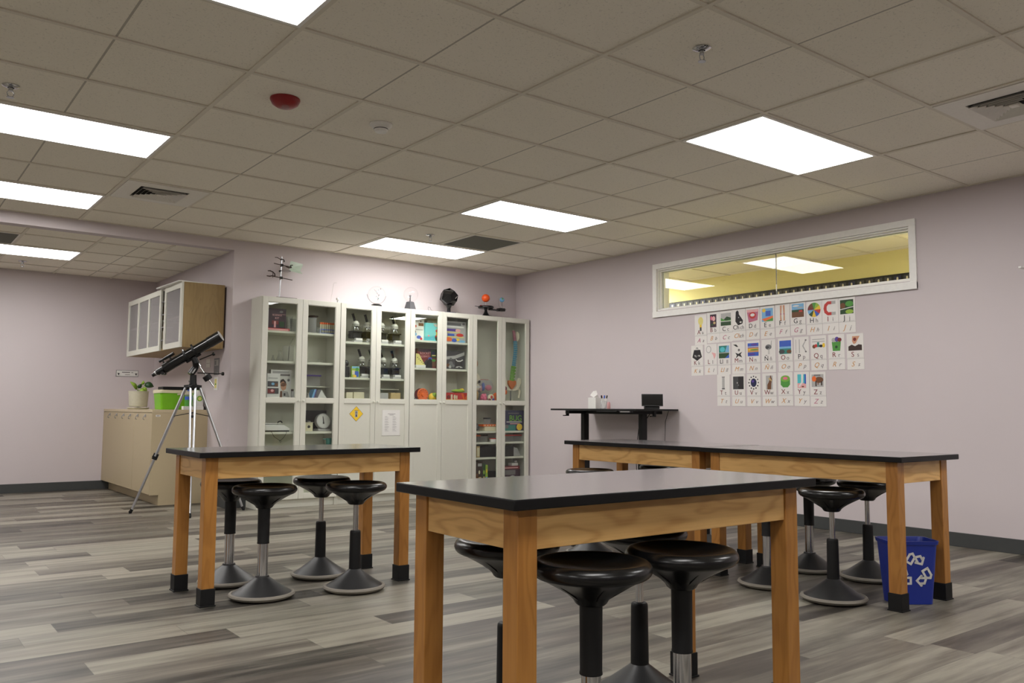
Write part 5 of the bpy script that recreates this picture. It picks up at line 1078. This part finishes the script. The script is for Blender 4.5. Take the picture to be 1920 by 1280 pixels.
m = MB(); m.M = Matrix.Rotation(-PI/2+.85, 4, 'Z') @ Matrix.Translation((0, -.05, .026)) @ Matrix.Rotation(-.16, 4, 'X'); m.bx(-.102, .102, -.008, .0, 0, .118, BLACK); m.bx(-.096, .096, -.0095, -.008, .008, .111, BLACKG); m.build('screen', t, bevel=.003)
t = thing('tissue_box', 'white tissue box with a tissue pulled up, on the standing desk', 'tissue box', (2.20, 3.69, DZ+.0005))
m = MB(); m.bx(-.058, .058, -.058, .058, 0, .115, PAPER); m.build('carton', t, bevel=.003)
m = MB(); m.add([(-.04, -.01, .1155), (.045, .0, .1155), (.05, .03, .15), (.02, .012, .188), (-.02, .02, .182), (-.055, .03, .14), (0, -.025, .15), (0, .04, .15)], [(0, 6, 5), (0, 1, 6), (1, 2, 6), (6, 2, 3), (6, 3, 4), (6, 4, 5), (7, 3, 2), (7, 4, 3), (7, 5, 4), (7, 2, 1), (7, 1, 0), (7, 0, 5)], PAPER); m.build('tissue', t, smooth=False)
t = thing('pen_cup', 'clear cup of markers in front of the tissue box', 'pen cup', (2.10, 3.47, DZ+.0005))
m = MB(); m.lathe([(0, 0), (.034, 0), (.037, .08), (.034, .08), (.031, .004), (0, .004)], CLEARP, 20); m.build('cup', t)
for i, (dx, dy, cap) in enumerate([(-.012, .008, INK), (.004, -.004, BLUE), (.014, -.018, INK), (.0, .018, PINK)]):
    o = MB(); o.tube([(dx*.4, dy*.4, .006), (dx*1.3, dy*1.3, .105)], .006, PAPER, 8); o.tube([(dx*1.3, dy*1.3, .105), (dx*1.6, dy*1.6, .135)], .007, cap, 8)
    tag(o.build('marker_pen', None, (2.10, 3.47, DZ+.0005)), ['black-capped marker at the far side of the clear cup', 'blue-capped marker in the clear cup', 'black-capped marker leaning out of the clear cup toward the display', 'pink-capped marker at the cup\'s far edge'][i], 'marker', 'markers in the clear cup')
o = MB(); o.lathe([(0, 0), (.018, 0), (.018, .055), (.010, .07), (0, .07)], LPINK, 14); tag(o.build('small_bottle', None, (2.2, 3.50, DZ+.0005)), 'tiny pink bottle behind the cup of markers', 'bottle')
o = MB(); o.bx(-.20, .0, -.01, .01, -.006, .006, WHITE_PAINT); o.bx(-.012, -.0005, -.03, .03, -.03, .03, WHITE_PAINT); tag(o.build('wall_bracket', None, (XR, -.40, 1.93), bevel=.002), 'white wall bracket just entering at the photo edge', 'bracket')

# ------------------------------------------------------------------ alphabet cards on the right-hand wall
def pic(m, M, shapes, s=.116):
    for i, (pl, mt) in enumerate(shapes): m.prism([(x*s, y*s) for x, y in pl], .0022, .0026+.00025*i, mt, M)
R_ = rect
def pie(cols): return [(disc(0, 0, .52, None, 5, k*2*PI/len(cols), (k+1)*2*PI/len(cols)), c) for k, c in enumerate(cols)]
PH = R_(-.5, .5, -.5, .5); 
CARDS = [
 ('A', 'a', 'a light bulb', 2.480, 1.870, [(disc(0, .15, .26, .34), LYELL), (R_(-.10, .10, -.45, -.15), YELL), (R_(-.09, .09, -.66, -.36), DGREY)]),
 ('B', 'b', 'pink shapes on a dark picture', 2.330, 1.881, [(R_(-.32, .32, -.55, .5), DPURPLE), (disc(.05, .15, .16, .2), LPINK), (disc(-.18, .2, .09, .18), PINK), (disc(.12, -.2, .12, .1), TAN), (R_(-.2, .0, -.4, -.25), DGREEN)]),
 ('C', 'c', 'a green hillside', 2.184, 1.881, [(PH, LTGREY), ([(-.5, -.5), (.5, -.5), (.5, .1), (.1, .22), (-.2, .0), (-.5, .15)], GREEN), ([(-.2, 0), (.1, .22), (.5, .1), (.5, -.05), (0, -.1)], DGREEN), (R_(-.5, .5, -.5, -.18), DGREEN), (R_(-.5, .5, -.18, -.13), PAPER)]),
 ('Ch', 'ch', 'a black animal shape', 2.039, 1.886, [([(-.28, .45), (-.12, .58), (0, .45), (.02, .25), (.4, -.25), (.35, -.5), (-.05, -.62), (-.32, -.3)], INK), (disc(.18, -.38, .1, .06), PAPER), (disc(0, .0, .05, .05), LTGREY)]),
 ('D', 'd', 'a smiling red mouth', 1.888, 1.887, [([(-.55, .5), (.55, .5), (.45, -.35), (-.35, -.5)], SPINK), (disc(0, .05, .32, .26), RED), (disc(0, .08, .2, .12), PAPER), ([(-.55, .5), (.55, .5), (.5, .3), (-.5, .3)], LPINK)]),
 ('E', 'e', 'a blue and yellow landscape', 1.732, 1.884, [(PH, SKY), (disc(-.3, .35, .16, .14), YELL), (R_(-.15, .3, -.1, .3), BLUE), ([(-.5, -.3), (.5, -.1), (.5, -.5), (-.2, -.5)], ORANGE), ([(-.3, -.5), (.5, -.25), (.5, -.5)], GREEN)]),
 ('F', 'f', 'two pale leg bones', 1.578, 1.890, [([(-.2, .55), (-.04, .55), (-.1, -.2), (-.06, -.6), (-.2, -.6)], SKIN), ([(.04, .55), (.2, .55), (.2, -.6), (.08, -.6), (.1, -.2)], SKIN), (disc(-.13, -.1, .05, .06), SPINK), (disc(.13, -.1, .05, .06), SPINK)]),
 ('G', 'g', 'clouds over a red-roofed field', 1.426, 1.895, [(PH, PURPLE), (R_(-.5, .5, .05, .5), SKY), (disc(-.15, .35, .28, .06), PAPER), (disc(.2, .2, .26, .05), LTGREY), (R_(-.5, .5, -.5, -.1), BROWN), (R_(-.5, .5, -.1, .06), DGREEN), (R_(.1, .4, -.12, .0), RED)]),
 ('H', 'h', 'a colourful food wheel', 1.270, 1.887, pie([YELL, LGREEN, GREEN, BROWN, DRED, SKY, DGREEN, YELL, BLUE, RED])),
 ('I', 'i', 'a red horseshoe magnet', 1.122, 1.887, [([(.1, .5), (-.2, .5), (-.45, .3), (-.52, 0), (-.45, -.3), (-.2, -.5), (.1, -.5), (.1, -.28), (-.15, -.28), (-.27, -.12), (-.27, .12), (-.15, .28), (.1, .28)], RED), (R_(.1, .42, .28, .5), LTGREY), (R_(.1, .42, -.5, -.28), LTGREY)]),
 ('J', 'j', 'a green garden', 0.974, 1.885, [(PH, DGREEN), (disc(-.3, .1, .2, .2), BROWN), (disc(.2, .2, .3, .2), GREEN), (disc(.2, -.35, .3, .15), LGREEN), ([(-.5, -.2), (.5, -.05), (.5, 0), (-.5, -.14)], PAPER)]),
 ('K', 'k', 'a black weight', 2.527, 1.580, [([(-.5, -.3), (0, -.6), (.5, -.3), (.32, .3), (-.32, .3)], INK), (disc(0, .38, .12, .12), GREY), (disc(0, .36, .07, .07), SHEET)]),
 ('L', 'l', 'a faint loop and a coral shape', 2.365, 1.583, [(disc(-.2, .25, .26, .3), LTGREY), (disc(-.2, .25, .2, .24), SHEET), ([(.1, .0), (.5, -.1), (.5, -.3), (.35, -.55), (.28, -.3)], LPINK)]),
 ('Ll', 'll', 'a teal and blue storm', 2.210, 1.580, [(PH, TEAL), ([(.1, .0), (.5, -.1), (.5, .5), (.3, .5)], SKY), (disc(-.15, .2, .25, .2), TURQ), (R_(-.5, .5, -.5, -.08), DGREEN), (R_(-.5, .5, -.1, -.04), LTGREY), ([(.1, -.5), (.5, -.5), (.5, -.2)], BLUE)]),
 ('M', 'm', 'two dark winged insects', 2.048, 1.583, [([(-.5, .5), (-.2, .5), (.0, .3), (-.2, .32)], INK), (disc(.05, .05, .1, .1), GREYINK), ([(-.3, -.15), (0, -.25), (.35, -.1), (.2, -.3), (.35, -.55), (.0, -.4), (-.25, -.6), (-.15, -.35)], INK)]),
 ('N', 'n', 'bands of purple and green light', 1.888, 1.585, [(PH, BLUE), (R_(-.5, .5, -.2, .15), GOLD), (disc(.1, .38, .3, .08), PURPLE), (disc(-.1, 0, .4, .07), YELL), (disc(.1, -.02, .4, .05), GREEN), (disc(-.1, -.36, .3, .08), PURPLE), (R_(-.5, .5, .2, .24), PAPER)]),
 ('\u00d1', '\u00f1', 'a grey ostrich-like bird', 1.727, 1.587, [(disc(0, .1, .28, .2), GREY), ([(.2, .2), (.26, .58), (.3, .58), (.28, .15)], LTGREY), (R_(-.03, 0, -.45, 0), LTGREY), (R_(.06, .09, -.45, 0), LTGREY), (disc(-.1, .08, .15, .1), DGREY)]),
 ('O', 'o', 'a deep blue sea', 1.556, 1.588, [(PH, BLUE), (R_(-.5, .5, -.1, .05), SKY), (R_(-.5, .5, -.5, -.1), TEAL), (disc(-.3, -.32, .25, .16), DGREY), (disc(.32, -.33, .2, .14), BROWN)]),
 ('P', 'p', 'pale grey strokes', 1.398, 1.589, [(R_(-.48, -.44, -.5, .5), LTGREY), (R_(-.2, -.14, -.5, .5), LTGREY), ([(.35, .45), (.42, .45), (.16, 0), (.42, -.45), (.35, -.45), (.06, 0)], LTGREY), (disc(.36, .42, .07, .06), GREYINK), (disc(.36, -.42, .07, .06), GREYINK)]),
 ('Q', 'q', 'a strip of coloured chemistry pictures', 1.237, 1.589, [(R_(-.5, .5, .38, .44), LTGREY), (R_(-.5, .5, .22, .28), LTGREY), (disc(-.35, -.1, .14, .14), BROWN), (disc(-.2, -.05, .12, .12), RED), (R_(-.1, .06, -.15, .2), TEAL), (disc(.2, -.08, .14, .1), INK), (disc(.42, -.04, .1, .16), YELL)]),
 ('R', 'r', 'a green bin full of litter', 1.074, 1.589, [([(-.35, .15), (.35, .15), (.28, -.5), (-.28, -.5)], GREEN), (disc(-.2, .28, .16, .16), LTGREY), (disc(.05, .32, .16, .18), PURPLE), (disc(.25, .28, .16, .14), DRED), (disc(0, -.22, .1, .1), DGREEN)]),
 ('S', 's', 'a hand over dark soil', 0.910, 1.584, [([(-.5, -.5), (.5, -.5), (.5, -.12), (.25, -.08), (0, -.2), (-.25, -.08), (-.5, -.2)], DBROWN), ([(-.2, .5), (.35, .5), (.05, .0), (-.1, -.05), (-.22, .15)], SKIN), (disc(-.02, .28, .12, .12), DRED)]),
 ('T', 't', 'a pale upright tube', 2.222, 1.293, [(R_(-.12, .12, -.48, .5), LTGREY), (R_(-.14, .14, .44, .5), GREYINK), (R_(-.14, .14, -.5, -.42), DGREY)]),
 ('U', 'u', 'a night-sky picture', 2.054, 1.291, [(PH, INK), (R_(-.5, .0, -.5, .5), DGREY), (disc(-.1, .0, .05, .06), LTGREY), (disc(.0, -.18, .06, .05), GREY)]),
 ('V', 'v', 'a spiky dark virus', 1.888, 1.289, [(disc(0, 0, .27, .33), NAVY)] + [(disc(math.cos(k*PI/6)*.43, math.sin(k*PI/6)*.48, .055, .055, 8), INK) for k in range(12)] + [(disc(-.05, .1, .12, .1), PURPLE)]),
 ('W', 'w', 'an upright brown wallaby', 1.724, 1.290, [(R_(-.3, .3, -.55, .5), LTGREY), ([(-.18, -.55), (.15, -.55), (.18, -.1), (.25, .2), (.14, .5), (.08, .5), (.06, .25), (-.05, .0), (-.18, -.2)], BROWN), ([(-.1, .25), (.2, .05), (.22, .15), (.05, .35)], TAN)]),
 ('X', 'x', 'a green disc with a pink centre', 1.562, 1.294, [([(-.4, .2), (.4, .2), (.4, -.25), (.2, -.45), (-.2, -.45), (-.4, -.25)], GREEN), (disc(0, .2, .4, .24), SGREEN), (disc(0, .22, .2, .11), PINK)]),
 ('Y', 'y', 'a leg in a white cast', 1.403, 1.292, [(R_(-.34, .36, -.5, .5), TURQ), (R_(-.34, .36, -.5, -.15), LPINK), ([(-.02, .5), (.14, .5), (.12, -.1), (-.16, -.42), (-.26, -.38), (-.04, -.08)], PAPER), (R_(.24, .36, -.2, .5), BLUE), (disc(.1, -.4, .1, .05), BROWN)]),
 ('Z', 'z', 'a brown four-legged animal', 1.250, 1.287, [(R_(-.5, .45, -.4, .5), LTGREY), (disc(.1, .1, .34, .22), BROWN), (disc(-.3, .18, .17, .2), ORANGE), (R_(-.2, -.1, -.35, 0), DBROWN), (R_(.25, .35, -.3, 0), DBROWN), (R_(-.02, .05, -.25, .0), BROWN), (R_(-.3, .2, .38, .48), GREYINK)]),
]
ROWN = {}
for (U_, l_, what, y, z, shp) in CARDS:
    nm = (U_+l_)
    t = thing('alphabet_card', 'laminated alphabet card lettered %s with %s' % (nm, what), 'alphabet card', (XR, y, z), 0, 'alphabet cards on the lilac wall')
    M = face_x(-.0003, 0, 0)
    m = MB(); m.prism(rect(-.072, .072, -.200, 0), 0, .002, SHEET, M); m.prism(rect(-.072, .072, -.2015, -.1995), .0005, .0024, LTGREY, M); m.prism(rect(-.066, .066, -.194, -.1925), .002, .0023, LTGREY, M); m.prism(rect(-.072, .072, -.003, 0), .002, .0026, PAPER, M); m.build('picture_sheet', t, smooth=False)
    m = MB(); m.prism(rect(-.071, .074, -.288, -.2025), 0, .002, SHEET, M); m.build('cursive_sheet', t, smooth=False)
    m = MB(); pic(m, M @ Matrix.Translation((.0, -.078, 0)), shp)
    if U_ == 'K':
        for sx in (-1, 1): m.text('10g', .022, PAPER, M @ Matrix.Translation((sx*.021, -.100, .0034)) @ Matrix.Rotation(sx*.2, 4, 'Z'))
    m.build('picture', t, smooth=False)
    m = MB(); wide = len(U_) > 1
    m.text(U_, .058, MAROON if U_ in 'ABKLMNSTUVWXYZOQRI' else INK, M @ Matrix.Translation((-.022 if not wide else -.03, -.168, .0024))); m.text(l_, .050, GREYINK, M @ Matrix.Translation((.024 if not wide else .036, -.171, .0024))); m.build('printed_letters', t, smooth=False)
    m = MB(); m.text(U_, .057, GOLD if U_ not in 'ACFGZ' else SPINK, M @ Matrix.Translation((-.024, -.246, .0024)), .35); m.text(l_, .048, GREYINK, M @ Matrix.Translation((.028, -.248, .0024)), .35); m.build('cursive_letters', t, smooth=False)

# ------------------------------------------------------------------ camera, world, colour management
f_px, yaw, pitch, roll = 1575.08, .6550, .0808, .0064
fw = Vector((math.sin(yaw)*math.cos(pitch), math.cos(yaw)*math.cos(pitch), math.sin(pitch)))
rt = Vector((math.cos(yaw), -math.sin(yaw), 0)); up = rt.cross(fw)
r2 = rt*math.cos(roll)+up*math.sin(roll); u2 = -rt*math.sin(roll)+up*math.cos(roll)
cd = bpy.data.cameras.new('camera'); co = bpy.data.objects.new('camera', cd); COL.objects.link(co)
cd.sensor_width = 36; cd.lens = f_px/1920*36; cd.clip_start = .05
Mx = Matrix((r2, u2, -fw)).transposed().to_4x4(); Mx.translation = (-3.8493, -2.7421, .9585); co.matrix_world = Mx
SC.camera = co
wd = bpy.data.worlds.new('world'); SC.world = wd; wd.use_nodes = True
wd.node_tree.nodes['Background'].inputs[0].default_value = (.02, .02, .02, 1)
vs = SC.view_settings; vs.view_transform = 'Standard'; vs.look = 'None'; vs.gamma = 1; vs.use_curve_mapping = False; vs.exposure = EXPO if 'EXPO' in globals() else 0
